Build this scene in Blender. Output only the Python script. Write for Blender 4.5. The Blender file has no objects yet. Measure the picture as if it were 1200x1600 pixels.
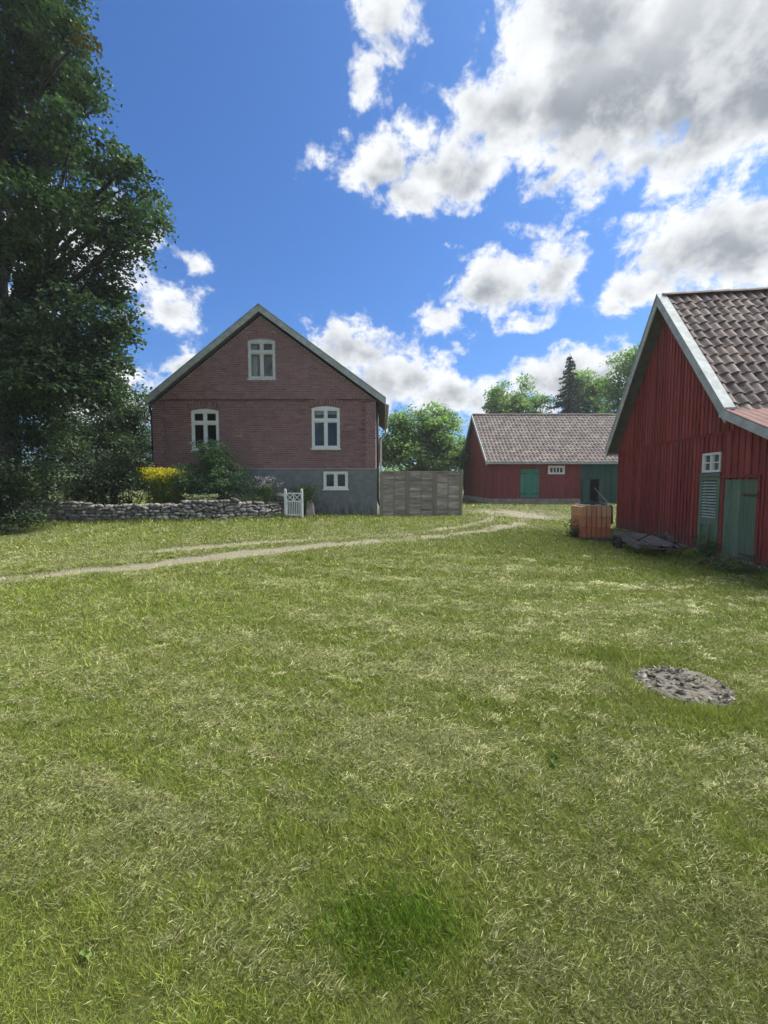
import bpy, bmesh, math, random
import numpy as np
from mathutils import Vector, Matrix

R = random.Random(11)
rng = np.random.default_rng(11)
scene = bpy.context.scene
C = scene.collection

# ---------------------------------------------------------------- camera
cam_d = bpy.data.cameras.new('camera')
cam = bpy.data.objects.new('camera', cam_d); C.objects.link(cam)
cam.location = (0, 0, 1.55)
cam.rotation_euler = (math.radians(90) - math.atan(45 / 680), 0, 0)
cam_d.sensor_fit = 'VERTICAL'; cam_d.sensor_height = 24.0; cam_d.lens = 680 / 1600 * 24.0
cam_d.clip_start = 0.05; cam_d.clip_end = 3000
scene.camera = cam

# ---------------------------------------------------------------- sun, sky and exposure
SUN_EL, SUN_AZ = 56.0, 66.0            # degrees; azimuth to the right of the view direction (+Y)
SKY_STRENGTH = 0.1
sun_d = bpy.data.lights.new('sun', 'SUN'); sun_d.energy = 4.0; sun_d.angle = math.radians(36)
sun_d.color = (1.0, 0.95, 0.86)
sun = bpy.data.objects.new('sun', sun_d); C.objects.link(sun)
_az, _el = math.radians(SUN_AZ), math.radians(SUN_EL)
sun_vec = Vector((math.sin(_az) * math.cos(_el), math.cos(_az) * math.cos(_el), math.sin(_el)))
sun.rotation_euler = sun_vec.to_track_quat('Z', 'Y').to_euler()
sun.location = sun_vec * 60
vs = scene.view_settings
vs.view_transform = 'Standard'; vs.look = 'None'; vs.gamma = 1.0; vs.exposure = 1.3
vs.use_curve_mapping = False
cy = scene.cycles
cy.max_bounces = 6; cy.diffuse_bounces = 3; cy.glossy_bounces = 2; cy.transmission_bounces = 3; cy.volume_bounces = 0; cy.transparent_max_bounces = 8
cy.use_adaptive_sampling = True; cy.adaptive_threshold = 0.02


class NT:
    """small helper around a node tree"""
    def __init__(s, tree): s.t = tree; s.n = tree.nodes; s.l = tree.links
    def add(s, typ, **kw):
        n = s.n.new(typ)
        for k, v in kw.items(): setattr(n, k, v)
        return n
    def link(s, a, b): s.l.new(a, b)
    def val(s, sock, v):
        if isinstance(v, bpy.types.NodeSocket): s.l.new(v, sock)
        else: sock.default_value = v
    def math(s, op, a, b=None, c=None, clamp=False):
        n = s.n.new('ShaderNodeMath'); n.operation = op; n.use_clamp = clamp
        s.val(n.inputs[0], a)
        if b is not None: s.val(n.inputs[1], b)
        if c is not None: s.val(n.inputs[2], c)
        return n.outputs[0]
    def vmath(s, op, a, b=None, out=0):
        n = s.n.new('ShaderNodeVectorMath'); n.operation = op
        s.val(n.inputs[0], a)
        if b is not None: s.val(n.inputs[1], b)
        return n.outputs[out]
    def rng(s, v, a, b, c=0.0, d=1.0, smooth=True):
        n = s.n.new('ShaderNodeMapRange'); n.interpolation_type = 'SMOOTHSTEP' if smooth else 'LINEAR'
        s.val(n.inputs['Value'], v)
        for k, x in (('From Min', a), ('From Max', b), ('To Min', c), ('To Max', d)): s.val(n.inputs[k], x)
        return n.outputs['Result']
    def noise(s, vec, scale, detail=4, rough=0.55, dist=0.0):
        n = s.n.new('ShaderNodeTexNoise'); n.inputs['Scale'].default_value = scale
        n.inputs['Detail'].default_value = detail; n.inputs['Roughness'].default_value = rough
        n.inputs['Distortion'].default_value = dist
        if vec is not None: s.l.new(vec, n.inputs['Vector'])
        return n
    def mix(s, f, a, b, mode='MIX'):
        n = s.n.new('ShaderNodeMix'); n.data_type = 'RGBA'; n.blend_type = mode
        s.val(n.inputs[0], f); s.val(n.inputs[6], a); s.val(n.inputs[7], b)
        return n.outputs[2]
    def ramp(s, f, stops):
        n = s.n.new('ShaderNodeValToRGB'); cr = n.color_ramp
        while len(cr.elements) < len(stops): cr.elements.new(0.5)
        for e, (p, c) in zip(cr.elements, stops): e.position = p; e.color = (*c, 1)
        s.l.new(f, n.inputs[0]); return n.outputs[0]


def c4(c): return (c[0], c[1], c[2], 1.0)


world = bpy.data.worlds.new('World'); scene.world = world; world.use_nodes = True
W = NT(world.node_tree); W.n.clear()
sky = W.add('ShaderNodeTexSky', sky_type='NISHITA', sun_disc=False)
sky.sun_elevation = _el; sky.sun_rotation = _az
sky.air_density = 1.0; sky.dust_density = 1.6; sky.ozone_density = 3.0; sky.altitude = 50
tc = W.add('ShaderNodeTexCoord')
dirv = W.vmath('NORMALIZE', tc.outputs['Generated'])
sep = W.add('ShaderNodeSeparateXYZ'); W.link(dirv, sep.inputs[0])
# direction in degrees: azimuth from +Y, elevation
az = W.math('MULTIPLY', W.math('ARCTAN2', sep.outputs[0], sep.outputs[1]), 57.2958)
el = W.math('MULTIPLY', W.math('ARCSINE', sep.outputs[2]), 57.2958)
comb = W.add('ShaderNodeCombineXYZ'); W.link(az, comb.inputs[0]); W.link(el, comb.inputs[1])
warp = W.noise(dirv, 7.0, 5, 0.6)
wv = W.vmath('SCALE', W.vmath('SUBTRACT', warp.outputs['Color'], (0.5, 0.5, 0.5))); wv.node.inputs['Scale'].default_value = 7.0
pos = W.vmath('MULTIPLY', W.vmath('ADD', comb.outputs[0], wv), (1, 1, 0))
# cumulus heaps in the part of the sky the photograph shows: azimuth, elevation, half widths, weight (degrees)
CLOUDS = [
    (27, 37.5, 16, 7, 1.2), (8, 35.0, 9, 3.6, 0.75), (16, 37.5, 10, 5.0, 0.95), (38, 37, 15, 9, 1.35), (24, 43, 11, 6, 1.1),
    (31, 31, 12, 2.6, 0.7), (40, 50, 20, 9, 1.3), (20, 31.2, 4, 1.6, 0.6),
    (-1.5, 34.8, 8, 1.9, 0.62), (3.5, 32.8, 6, 2.6, 0.75), (-0.5, 35.5, 5, 2.2, 0.7), (11, 33.5, 6, 2.6, 0.8), (18, 27.6, 4, 1.2, 0.42), (23, 26.8, 5, 1.0, 0.35),
    (0.5, 45, 4.5, 4.5, 0.75), (-2.5, 41.5, 2.5, 2.6, 0.6), (3, 48, 6, 4, 0.8),
    (13.2, 23.4, 5.6, 4.0, 1.0), (7.4, 19.6, 4.6, 2.6, 0.7), (20.4, 23.6, 3.6, 4.4, 0.7), (18, 19.0, 4, 1.6, 0.5),
    (37, 23.5, 10, 4.6, 1.05), (31, 20.4, 6, 2.6, 0.8), (27.5, 18.6, 3, 1.6, 0.5), (31, 26.2, 5, 1.4, 0.4),
    (-4.5, 16.4, 5.5, 4.6, 0.95), (2.2, 12.8, 8.0, 4.0, 0.95), (8.5, 10.6, 6, 3.2, 0.9), (-8, 12, 10, 5, 0.9),
    (22.8, 12.6, 8.5, 3.0, 1.1), (28, 13.4, 4.0, 2.6, 0.8), (14, 9, 12, 3, 0.7),
    (-25.4, 19.4, 4.6, 2.8, 0.65), (-23.2, 24.4, 2.4, 1.1, 0.55), (-24.0, 14.2, 2.4, 2.2, 0.75),
    (-34, 23.5, 7, 6, 0.95), (-40, 16.0, 5, 3.4, 0.9), (-31, 9, 9, 4, 0.7),
    (10.2, 16.2, 1.6, 1.1, 0.45), (10.0, 32.0, 1.5, 0.9, 0.35), (7.6, 28.0, 1.2, 0.7, 0.32), (16.0, 27.6, 3.0, 1.0, 0.35),
]
B = None; SW = None; SH_ = None
for a, e, ra, re, wgt in CLOUDS:
    q = W.vmath('MULTIPLY', W.vmath('SUBTRACT', pos, (a, e, 0)), (1 / ra, 1 / re, 0))
    ln = W.vmath('LENGTH', q, out=1)
    v = W.math('MULTIPLY_ADD', ln, -wgt * 0.75, wgt * 0.92)
    B = v if B is None else W.math('MAXIMUM', B, v)
    qs = W.add('ShaderNodeSeparateXYZ'); W.link(q, qs.inputs[0])
    ew = W.math('EXPONENT', W.math('MULTIPLY', v, 7.0))
    SW = ew if SW is None else W.math('ADD', SW, ew)
    SH_ = W.math('MULTIPLY', ew, qs.outputs[1]) if SH_ is None else W.math('MULTIPLY_ADD', ew, qs.outputs[1], SH_)
# unseen rest of the sky: broken cumulus, cover raised to brighten the shaded facades
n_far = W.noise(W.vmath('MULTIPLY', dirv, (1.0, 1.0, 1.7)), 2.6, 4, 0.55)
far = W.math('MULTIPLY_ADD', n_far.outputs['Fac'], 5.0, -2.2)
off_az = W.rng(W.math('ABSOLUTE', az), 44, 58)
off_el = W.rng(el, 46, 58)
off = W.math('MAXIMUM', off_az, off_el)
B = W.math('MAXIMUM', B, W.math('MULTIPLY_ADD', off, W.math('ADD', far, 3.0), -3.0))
n_mid = W.noise(W.vmath('MULTIPLY', dirv, (1, 1, 1.25)), 17.0, 9, 0.62, 0.25)
n_fine = W.noise(dirv, 60.0, 6, 0.6)
dens = W.math('ADD', B, W.math('MULTIPLY_ADD', n_mid.outputs['Fac'], 1.5, -0.84))
dens = W.math('ADD', dens, W.math('MULTIPLY_ADD', n_fine.outputs['Fac'], 0.36, -0.18))
alpha = W.rng(dens, 0.0, 0.40)
n_soft = W.noise(W.vmath('MULTIPLY', dirv, (1, 1, 1.25)), 15.0, 3, 0.5)
soft = W.math('ADD', B, W.math('MULTIPLY_ADD', n_soft.outputs['Fac'], 1.3, -0.72))
soft = W.math('ADD', W.math('MULTIPLY', soft, 0.75), W.math('MULTIPLY', dens, 0.25))
thick = W.rng(soft, 0.14, 0.80)
n_sh = W.noise(W.vmath('MULTIPLY', dirv, (1, 1, 1.3)), 11.0, 6, 0.6)
hgt = W.math('DIVIDE', SH_, W.math('ADD', SW, 0.0001))
thick = W.math('MULTIPLY', thick, W.rng(hgt, 0.75, -0.35, 0.35, 1.0))
thick = W.math('MULTIPLY', thick, W.rng(n_sh.outputs['Fac'], 0.34, 0.58, 0.45, 1.0), clamp=True)
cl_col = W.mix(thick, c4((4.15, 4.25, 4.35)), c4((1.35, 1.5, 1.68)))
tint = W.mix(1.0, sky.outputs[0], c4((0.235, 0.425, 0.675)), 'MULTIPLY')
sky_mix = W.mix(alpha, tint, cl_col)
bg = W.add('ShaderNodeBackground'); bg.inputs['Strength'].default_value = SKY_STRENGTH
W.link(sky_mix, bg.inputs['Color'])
wo = W.add('ShaderNodeOutputWorld'); W.link(bg.outputs[0], wo.inputs['Surface'])
world.cycles.sampling_method = 'MANUAL'; world.cycles.sample_map_resolution = 512


# ---------------------------------------------------------------- helpers
def sstep(a, b, x):
    t = np.clip((np.asarray(x, float) - a) / (b - a), 0, 1); return t * t * (3 - 2 * t)


def vnoise(x, y, s, seed=0):
    """smooth value noise 0..1 on numpy arrays, feature size s"""
    x = np.asarray(x, float) / s + seed * 17.13; y = np.asarray(y, float) / s - seed * 9.71
    xi = np.floor(x); yi = np.floor(y); fx = x - xi; fy = y - yi
    fx = fx * fx * (3 - 2 * fx); fy = fy * fy * (3 - 2 * fy)
    def h(a, b):
        v = np.sin(a * 127.1 + b * 311.7 + seed * 74.7) * 43758.5453
        return v - np.floor(v)
    return (h(xi, yi) * (1 - fx) + h(xi + 1, yi) * fx) * (1 - fy) + (h(xi, yi + 1) * (1 - fx) + h(xi + 1, yi + 1) * fx) * fy


def ground(x, y):
    x = np.asarray(x, float); y = np.asarray(y, float)
    r = sstep(3, 7, x) * (1 - sstep(14, 24, y))
    z = 0.30 * sstep(6, 14, y) * (1 - 0.9 * r) - 0.10 * r + 0.15 * np.exp(-((x + 4.5) / 2.2) ** 2 - ((y - 16.6) / 1.8) ** 2)
    near = 1 - sstep(30, 60, np.hypot(x, y))
    return z + near * (0.030 * (vnoise(x, y, 0.9, 3) - 0.5) + 0.05 * (vnoise(x, y, 2.7, 4) - 0.5))


def gz(x, y): return float(ground(x, y))


def tag(o, label=None, cat=None, group=None, kind=None):
    if label: o['label'] = label
    if cat: o['category'] = cat
    if group: o['group'] = group
    if kind: o['kind'] = kind
    return o


def empty(name, loc=(0, 0, 0), rz=0.0):
    o = bpy.data.objects.new(name, None); C.objects.link(o)
    o.location = loc; o.rotation_euler = (0, 0, rz); o.empty_display_size = 0.2
    return o


def link_mesh(name, me, parent=None, mat=None):
    if mat is not None and len(me.materials) == 0: me.materials.append(mat)
    o = bpy.data.objects.new(name, me); C.objects.link(o)
    if parent is not None: o.parent = parent
    return o


def np_mesh(name, verts, faces, size, tint=None, col=None):
    """verts (N,3), faces (M,size) index array, optional per-vertex float tint / rgb col"""
    me = bpy.data.meshes.new(name)
    verts = np.ascontiguousarray(verts, dtype=np.float32)
    faces = np.ascontiguousarray(faces, dtype=np.int32)
    me.vertices.add(len(verts)); me.vertices.foreach_set('co', verts.ravel())
    me.loops.add(faces.size); me.loops.foreach_set('vertex_index', faces.ravel())
    me.polygons.add(len(faces))
    me.polygons.foreach_set('loop_start', np.arange(0, faces.size, size, dtype=np.int32))
    me.update(calc_edges=True)
    if tint is not None:
        a = me.attributes.new('tint', 'FLOAT', 'POINT'); a.data.foreach_set('value', np.ascontiguousarray(tint, dtype=np.float32))
    if col is not None:
        a = me.attributes.new('col', 'FLOAT_COLOR', 'POINT')
        c = np.ones((len(verts), 4), dtype=np.float32); c[:, :3] = col
        a.data.foreach_set('color', c.ravel())
    return me


class MB:
    """collects simple solids, builds them as ONE mesh"""
    def __init__(s): s.v = []; s.f = []; s.t = []
    def add(s, vs_, fs, M=None, tint=0.5):
        o = len(s.v)
        for p in vs_:
            p = Vector(p)
            if M is not None: p = M @ p
            s.v.append(tuple(p)); s.t.append(tint)
        for f in fs: s.f.append([o + i for i in f])
        return s
    def box(s, x0, x1, y0, y1, z0, z1, M=None, tint=0.5, open_back=False):
        v = [(x0, y0, z0), (x1, y0, z0), (x1, y1, z0), (x0, y1, z0), (x0, y0, z1), (x1, y0, z1), (x1, y1, z1), (x0, y1, z1)]
        f = [(0, 1, 5, 4), (1, 2, 6, 5), (3, 0, 4, 7), (4, 5, 6, 7), (0, 3, 2, 1)]
        if not open_back: f.append((2, 3, 7, 6))
        return s.add(v, f, M, tint)
    def prism(s, poly, y0, y1, M=None, tint=0.5):
        """poly: list of (x,z) counter-clockwise seen from -y"""
        n = len(poly)
        v = [(x, y0, z) for x, z in poly] + [(x, y1, z) for x, z in poly]
        f = [tuple(range(n)), tuple(range(2 * n - 1, n - 1, -1))]
        for i in range(n):
            j = (i + 1) % n; f.append((j, i, n + i, n + j))
        return s.add(v, f, M, tint)
    def bar(s, a, b, w, h, tint=0.5, up=(0, 0, 1)):
        """square bar from a to b; w across, h along up"""
        a, b = Vector(a), Vector(b); d = (b - a); L = d.length; d.normalize()
        up = Vector(up); sx = d.cross(up)
        if sx.length < 1e-4: sx = d.cross(Vector((1, 0, 0)))
        sx.normalize(); u = sx.cross(d).normalized()
        M = Matrix(((sx.x, d.x, u.x, a.x), (sx.y, d.y, u.y, a.y), (sx.z, d.z, u.z, a.z), (0, 0, 0, 1)))
        return s.box(-w / 2, w / 2, 0, L, -h / 2, h / 2, M, tint)
    def tube(s, pts, rad, n=8, tint=0.5, caps=True):
        pts = [Vector(p) for p in pts]
        if not hasattr(rad, '__len__'): rad = [rad] * len(pts)
        o = len(s.v); k = len(pts); ref = Vector((0.13, 0.31, 0.94))
        for i, p in enumerate(pts):
            d = (pts[min(i + 1, k - 1)] - pts[max(i - 1, 0)]).normalized()
            a = d.cross(ref)
            if a.length < 0.05: a = d.cross(Vector((1, 0, 0)))
            a.normalize(); b = d.cross(a)
            for j in range(n):
                t = 2 * math.pi * j / n
                q = p + (a * math.cos(t) + b * math.sin(t)) * rad[i]
                s.v.append(tuple(q)); s.t.append(tint)
        for i in range(k - 1):
            for j in range(n):
                j2 = (j + 1) % n
                s.f.append([o + i * n + j, o + (i + 1) * n + j, o + (i + 1) * n + j2, o + i * n + j2])
        if caps:
            s.f.append([o + j for j in range(n)]); s.f.append([o + (k - 1) * n + j for j in range(n - 1, -1, -1)])
        return s
    def mesh(s, name, mat=None, smooth=False):
        me = bpy.data.meshes.new(name); me.from_pydata(s.v, [], s.f)
        a = me.attributes.new('tint', 'FLOAT', 'POINT'); a.data.foreach_set('value', np.array(s.t, dtype=np.float32))
        if smooth: me.polygons.foreach_set('use_smooth', [True] * len(me.polygons))
        if mat is not None: me.materials.append(mat)
        me.update(); return me
    def build(s, name, mat, parent=None, smooth=False, bevel=0.0):
        me = s.mesh(name, mat, smooth)
        if bevel:
            bm = bmesh.new(); bm.from_mesh(me)
            bmesh.ops.bevel(bm, geom=bm.edges[:], offset=bevel, segments=1, affect='EDGES')
            bm.to_mesh(me); bm.free()
        return link_mesh(name, me, parent)


# ---------------------------------------------------------------- materials
def new_mat(name):
    m = bpy.data.materials.new(name); m.use_nodes = True
    t = NT(m.node_tree); t.n.clear()
    out = t.add('ShaderNodeOutputMaterial'); p = t.add('ShaderNodeBsdfPrincipled')
    t.link(p.outputs[0], out.inputs[0])
    return m, t, p, out


def paint(name, base, var=0.25, scale=8.0, rough=0.75, other=None, other_amt=0.5, other_scale=3.0, bump=0.25, grain=None,
          tint_amt=0.0, rand_amt=0.0, spec=0.3):
    """weathered surface: base colour with noise variation, patches of another colour, fine relief"""
    m, t, p, out = new_mat(name)
    tcn = t.add('ShaderNodeNewGeometry'); vec = tcn.outputs['Position']
    if grain is not None: vec = t.vmath('MULTIPLY', vec, grain)
    n1 = t.noise(vec, scale, 6, 0.65)
    dark = tuple(c * (1 - var) for c in base); lite = tuple(min(1, c * (1 + var)) for c in base)
    col = t.mix(t.rng(n1.outputs['Fac'], 0.3, 0.7), c4(dark), c4(lite))
    if other is not None:
        n2 = t.noise(vec, other_scale, 8, 0.7)
        col = t.mix(t.math('MULTIPLY', t.rng(n2.outputs['Fac'], 0.48, 0.66), other_amt), col, c4(other))
    if tint_amt:
        at = t.add('ShaderNodeAttribute', attribute_name='tint')
        k = t.rng(at.outputs['Fac'], 0, 1, 1 - tint_amt, 1 + tint_amt, smooth=False)
        vv = t.add('ShaderNodeCombineXYZ'); [t.link(k, vv.inputs[i]) for i in range(3)]
        col = t.mix(1.0, col, vv.outputs[0], 'MULTIPLY')
    if rand_amt:
        oi = t.add('ShaderNodeObjectInfo')
        k = t.rng(oi.outputs['Random'], 0, 1, 1 - rand_amt, 1 + rand_amt, smooth=False)
        vv = t.add('ShaderNodeCombineXYZ'); [t.link(k, vv.inputs[i]) for i in range(3)]
        col = t.mix(1.0, col, vv.outputs[0], 'MULTIPLY')
    t.link(col, p.inputs['Base Color'])
    p.inputs['Roughness'].default_value = rough
    p.inputs['Specular IOR Level'].default_value = spec
    if bump:
        n3 = t.noise(vec, scale * 4, 6, 0.7)
        b = t.add('ShaderNodeBump'); b.inputs['Strength'].default_value = bump; b.inputs['Distance'].default_value = 0.02
        t.link(n3.outputs['Fac'], b.inputs['Height']); t.link(b.outputs[0], p.inputs['Normal'])
    return m


def ramp_mat(name, stops, rough=0.85, scale=9.0, lichen=None, rand=True, bump=0.4, spec=0.25):
    """pieces told apart by tint attribute and object random, coloured through a ramp"""
    m, t, p, out = new_mat(name)
    tcn = t.add('ShaderNodeTexCoord')
    at = t.add('ShaderNodeAttribute', attribute_name='tint')
    f = at.outputs['Fac']
    if rand:
        oi = t.add('ShaderNodeObjectInfo')
        f = t.math('ADD', f, t.math('MULTIPLY_ADD', oi.outputs['Random'], 0.24, -0.12))
    geo = t.add('ShaderNodeNewGeometry')
    n1 = t.noise(geo.outputs['Position'], scale, 6, 0.7)
    f = t.math('ADD', t.math('MULTIPLY', f, 0.75), t.math('MULTIPLY_ADD', n1.outputs['Fac'], 0.7, -0.22), clamp=True)
    col = t.ramp(f, stops)
    if lichen:
        n2 = t.noise(geo.outputs['Position'], lichen[1], 8, 0.75)
        col = t.mix(t.math('MULTIPLY', t.rng(n2.outputs['Fac'], lichen[2], lichen[2] + 0.12), lichen[3]), col, c4(lichen[0]))
    t.link(col, p.inputs['Base Color']); p.inputs['Roughness'].default_value = rough
    p.inputs['Specular IOR Level'].default_value = spec
    b = t.add('ShaderNodeBump'); b.inputs['Strength'].default_value = bump; b.inputs['Distance'].default_value = 0.01
    n3 = t.noise(geo.outputs['Position'], scale * 6, 5, 0.7)
    t.link(n3.outputs['Fac'], b.inputs['Height']); t.link(b.outputs[0], p.inputs['Normal'])
    return m


def leaf_mat(name, dark, lite, trans=0.35, rough=0.55):
    m, t, p, out = new_mat(name)
    at = t.add('ShaderNodeAttribute', attribute_name='tint')
    col = t.mix(at.outputs['Fac'], c4(dark), c4(lite))
    t.link(col, p.inputs['Base Color']); p.inputs['Roughness'].default_value = rough
    p.inputs['Specular IOR Level'].default_value = 0.35
    tr = t.add('ShaderNodeBsdfTranslucent')
    t.link(t.mix(1.0, col, c4((0.95, 1.25, 0.55)), 'MULTIPLY'), tr.inputs['Color'])
    mx = t.add('ShaderNodeMixShader'); mx.inputs[0].default_value = trans
    t.link(p.outputs[0], mx.inputs[1]); t.link(tr.outputs[0], mx.inputs[2]); t.link(mx.outputs[0], out.inputs[0])
    return m


def col_mat(name, trans=0.25, rough=0.6):
    m, t, p, out = new_mat(name)
    at = t.add('ShaderNodeAttribute', attribute_name='col')
    t.link(at.outputs['Color'], p.inputs['Base Color']); p.inputs['Roughness'].default_value = rough
    p.inputs['Specular IOR Level'].default_value = 0.3
    tr = t.add('ShaderNodeBsdfTranslucent'); t.link(at.outputs['Color'], tr.inputs['Color'])
    mx = t.add('ShaderNodeMixShader'); mx.inputs[0].default_value = trans
    t.link(p.outputs[0], mx.inputs[1]); t.link(tr.outputs[0], mx.inputs[2]); t.link(mx.outputs[0], out.inputs[0])
    return m


def glass_mat():
    m, t, p, out = new_mat('window_glass')
    t.n.remove(p)
    tr = t.add('ShaderNodeBsdfTransparent'); tr.inputs[0].default_value = (0.82, 0.88, 0.86, 1)
    gl = t.add('ShaderNodeBsdfGlossy'); gl.inputs['Roughness'].default_value = 0.03
    fr = t.add('ShaderNodeFresnel'); fr.inputs['IOR'].default_value = 1.55
    geo = t.add('ShaderNodeNewGeometry')
    n = t.noise(geo.outputs['Position'], 2.2, 2, 0.5); b = t.add('ShaderNodeBump')
    b.inputs['Strength'].default_value = 0.12; b.inputs['Distance'].default_value = 0.05
    t.link(n.outputs['Fac'], b.inputs['Height']); t.link(b.outputs[0], gl.inputs['Normal'])
    mx = t.add('ShaderNodeMixShader'); t.link(t.math('MULTIPLY_ADD', fr.outputs[0], 0.8, 0.0), mx.inputs[0])
    t.link(tr.outputs[0], mx.inputs[1]); t.link(gl.outputs[0], mx.inputs[2]); t.link(mx.outputs[0], out.inputs[0])
    return m


M = {}
M['brick'] = ramp_mat('old_brick', [(0.0, (0.135, 0.068, 0.078)), (0.25, (0.20, 0.104, 0.114)), (0.5, (0.262, 0.146, 0.148)),
                                    (0.75, (0.315, 0.185, 0.165)), (1.0, (0.44, 0.32, 0.285))], scale=2.6, lichen=((0.40, 0.31, 0.285), 5.0, 0.55, 0.40))
M['mortar'] = paint('lime_mortar', (0.40, 0.34, 0.335), 0.25, 14, 0.95, (0.20, 0.165, 0.16), 0.6, 1.2)
M['plaster'] = paint('grey_foundation_plaster', (0.185, 0.200, 0.205), 0.16, 5, 0.9, (0.13, 0.145, 0.148), 0.5, 1.3, 0.5)
M['white'] = paint('white_paint', (0.72, 0.74, 0.73), 0.06, 12, 0.5, (0.52, 0.53, 0.50), 0.3, 6, 0.06)
M['offwhite'] = paint('worn_white_paint', (0.58, 0.60, 0.58), 0.1, 12, 0.6, (0.40, 0.40, 0.37), 0.5, 7, 0.1)
M['barge'] = paint('weathered_grey_board', (0.40, 0.43, 0.43), 0.2, 5, 0.8, (0.30, 0.32, 0.31), 0.5, 4, 0.25, tint_amt=0.15)
M['soffit'] = paint('dark_soffit', (0.13, 0.13, 0.135), 0.2, 6, 0.9)
M['dark'] = paint('dark_interior', (0.018, 0.02, 0.022), 0.2, 4, 0.95, bump=0)
M['curtain'] = paint('white_curtain', (0.62, 0.66, 0.66), 0.15, 20, 0.9, grain=(3, 1, 0.2), bump=0.1)
M['glass'] = glass_mat()
M['rooftile'] = ramp_mat('clay_roof_tile', [(0.0, (0.080, 0.063, 0.062)), (0.35, (0.105, 0.080, 0.074)), (0.6, (0.140, 0.106, 0.096)),
                                            (0.85, (0.20, 0.160, 0.142)), (1.0, (0.31, 0.265, 0.22))], scale=5.0,
                         lichen=((0.46, 0.45, 0.40), 11.0, 0.57, 0.65))
M['rooftile_far'] = ramp_mat('old_clay_roof_tile', [(0.0, (0.095, 0.082, 0.080)), (0.4, (0.13, 0.108, 0.103)), (0.7, (0.16, 0.132, 0.120)),
                                                    (1.0, (0.22, 0.185, 0.155))], scale=1.1, lichen=((0.27, 0.265, 0.22), 2.0, 0.54, 0.55))
M['falu'] = paint('falu_red_boards', (0.250, 0.050, 0.048), 0.22, 3.0, 0.92, (0.225, 0.090, 0.082), 0.55, 1.3, 0.5, grain=(5, 5, 0.5),
                  tint_amt=0.22, rand_amt=0.16, spec=0.12)
def wear_low(mat, col, z0, z1):
    t = NT(mat.node_tree); p = next(n for n in t.n if n.type == 'BSDF_PRINCIPLED'); src = p.inputs['Base Color'].links[0].from_socket
    geo = t.add('ShaderNodeNewGeometry'); sp_ = t.add('ShaderNodeSeparateXYZ'); t.link(geo.outputs['Position'], sp_.inputs[0])
    nz = t.noise(t.vmath('MULTIPLY', geo.outputs['Position'], (6, 6, 1.2)), 1.6, 6, 0.7)
    f = t.math('MULTIPLY', t.rng(sp_.outputs[2], z1, z0), t.rng(nz.outputs['Fac'], 0.40, 0.62))
    t.link(t.mix(f, src, c4(col)), p.inputs['Base Color'])
wear_low(M['falu'], (0.13, 0.095, 0.085), 0.05, 0.75)
M['falu_far'] = paint('faded_falu_red_boards', (0.22, 0.055, 0.052), 0.2, 3.0, 0.92, (0.15, 0.055, 0.052), 0.5, 1.2, 0.4, grain=(3, 3, 0.5),
                      tint_amt=0.14, spec=0.12)
M['greydown'] = paint('bare_weathered_wood', (0.20, 0.175, 0.15), 0.3, 4, 0.95, (0.12, 0.10, 0.085), 0.7, 3, 0.5, grain=(6, 6, 0.7), tint_amt=0.3, rand_amt=0.2)
M['green'] = paint('faded_green_paint', (0.120, 0.188, 0.132), 0.16, 3, 0.8, (0.17, 0.22, 0.17), 0.5, 3, 0.3, grain=(5, 5, 0.6), tint_amt=0.15, rand_amt=0.08)
M['greenfar'] = paint('mint_green_paint', (0.050, 0.235, 0.175), 0.14, 3, 0.7, (0.08, 0.25, 0.19), 0.4, 2, 0.2, grain=(5, 5, 0.6), rand_amt=0.1)
M['greendark'] = paint('dark_green_paint', (0.030, 0.085, 0.070), 0.18, 3, 0.85, (0.04, 0.10, 0.075), 0.4, 2, 0.2, grain=(5, 5, 0.6), tint_amt=0.15)
M['stonebase'] = paint('pale_stone_footing', (0.30, 0.27, 0.24), 0.25, 4, 0.95, (0.18, 0.16, 0.14), 0.6, 3, 0.5)
M['redmetal'] = paint('rusty_red_sheet_roof', (0.15, 0.068, 0.060), 0.25, 2.5, 0.85, (0.12, 0.078, 0.070), 0.6, 3, 0.1)
M['fence'] = paint('silvered_fence_wood', (0.37, 0.32, 0.27), 0.25, 3, 0.95, (0.20, 0.165, 0.14), 0.6, 2.0, 0.4, grain=(0.8, 5, 5), tint_amt=0.25, rand_amt=0.2)
M['fencepost'] = paint('silvered_fence_post', (0.28, 0.245, 0.21), 0.25, 3, 0.95, (0.17, 0.145, 0.13), 0.6, 3, 0.4, grain=(5, 5, 0.6))
M['stone'] = ramp_mat('field_stone', [(0.0, (0.10, 0.095, 0.09)), (0.4, (0.20, 0.19, 0.18)), (0.7, (0.28, 0.265, 0.245)), (1.0, (0.40, 0.385, 0.36))],
                      scale=5, lichen=((0.45, 0.45, 0.40), 16, 0.58, 0.6))
M['earth'] = paint('dark_wall_earth', (0.05, 0.045, 0.038), 0.4, 9, 0.98)
M['bark'] = paint('grey_bark', (0.035, 0.030, 0.026), 0.35, 6, 0.95, (0.055, 0.05, 0.042), 0.5, 4, 0.8, grain=(4, 4, 0.7))
M['clay'] = ramp_mat('orange_clay', [(0.0, (0.36, 0.12, 0.06)), (0.5, (0.48, 0.185, 0.095)), (0.8, (0.54, 0.28, 0.15)), (1.0, (0.58, 0.38, 0.24))], scale=5)
M['black'] = paint('black_plastic', (0.014, 0.015, 0.017), 0.2, 6, 0.85, bump=0.1, spec=0.1)
M['blackpipe'] = paint('black_downpipe', (0.022, 0.022, 0.024), 0.2, 6, 0.5, bump=0)
M['iron'] = paint('rusty_iron', (0.075, 0.055, 0.048), 0.3, 14, 0.8, (0.13, 0.06, 0.035), 0.5, 10, 0.3)
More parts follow.
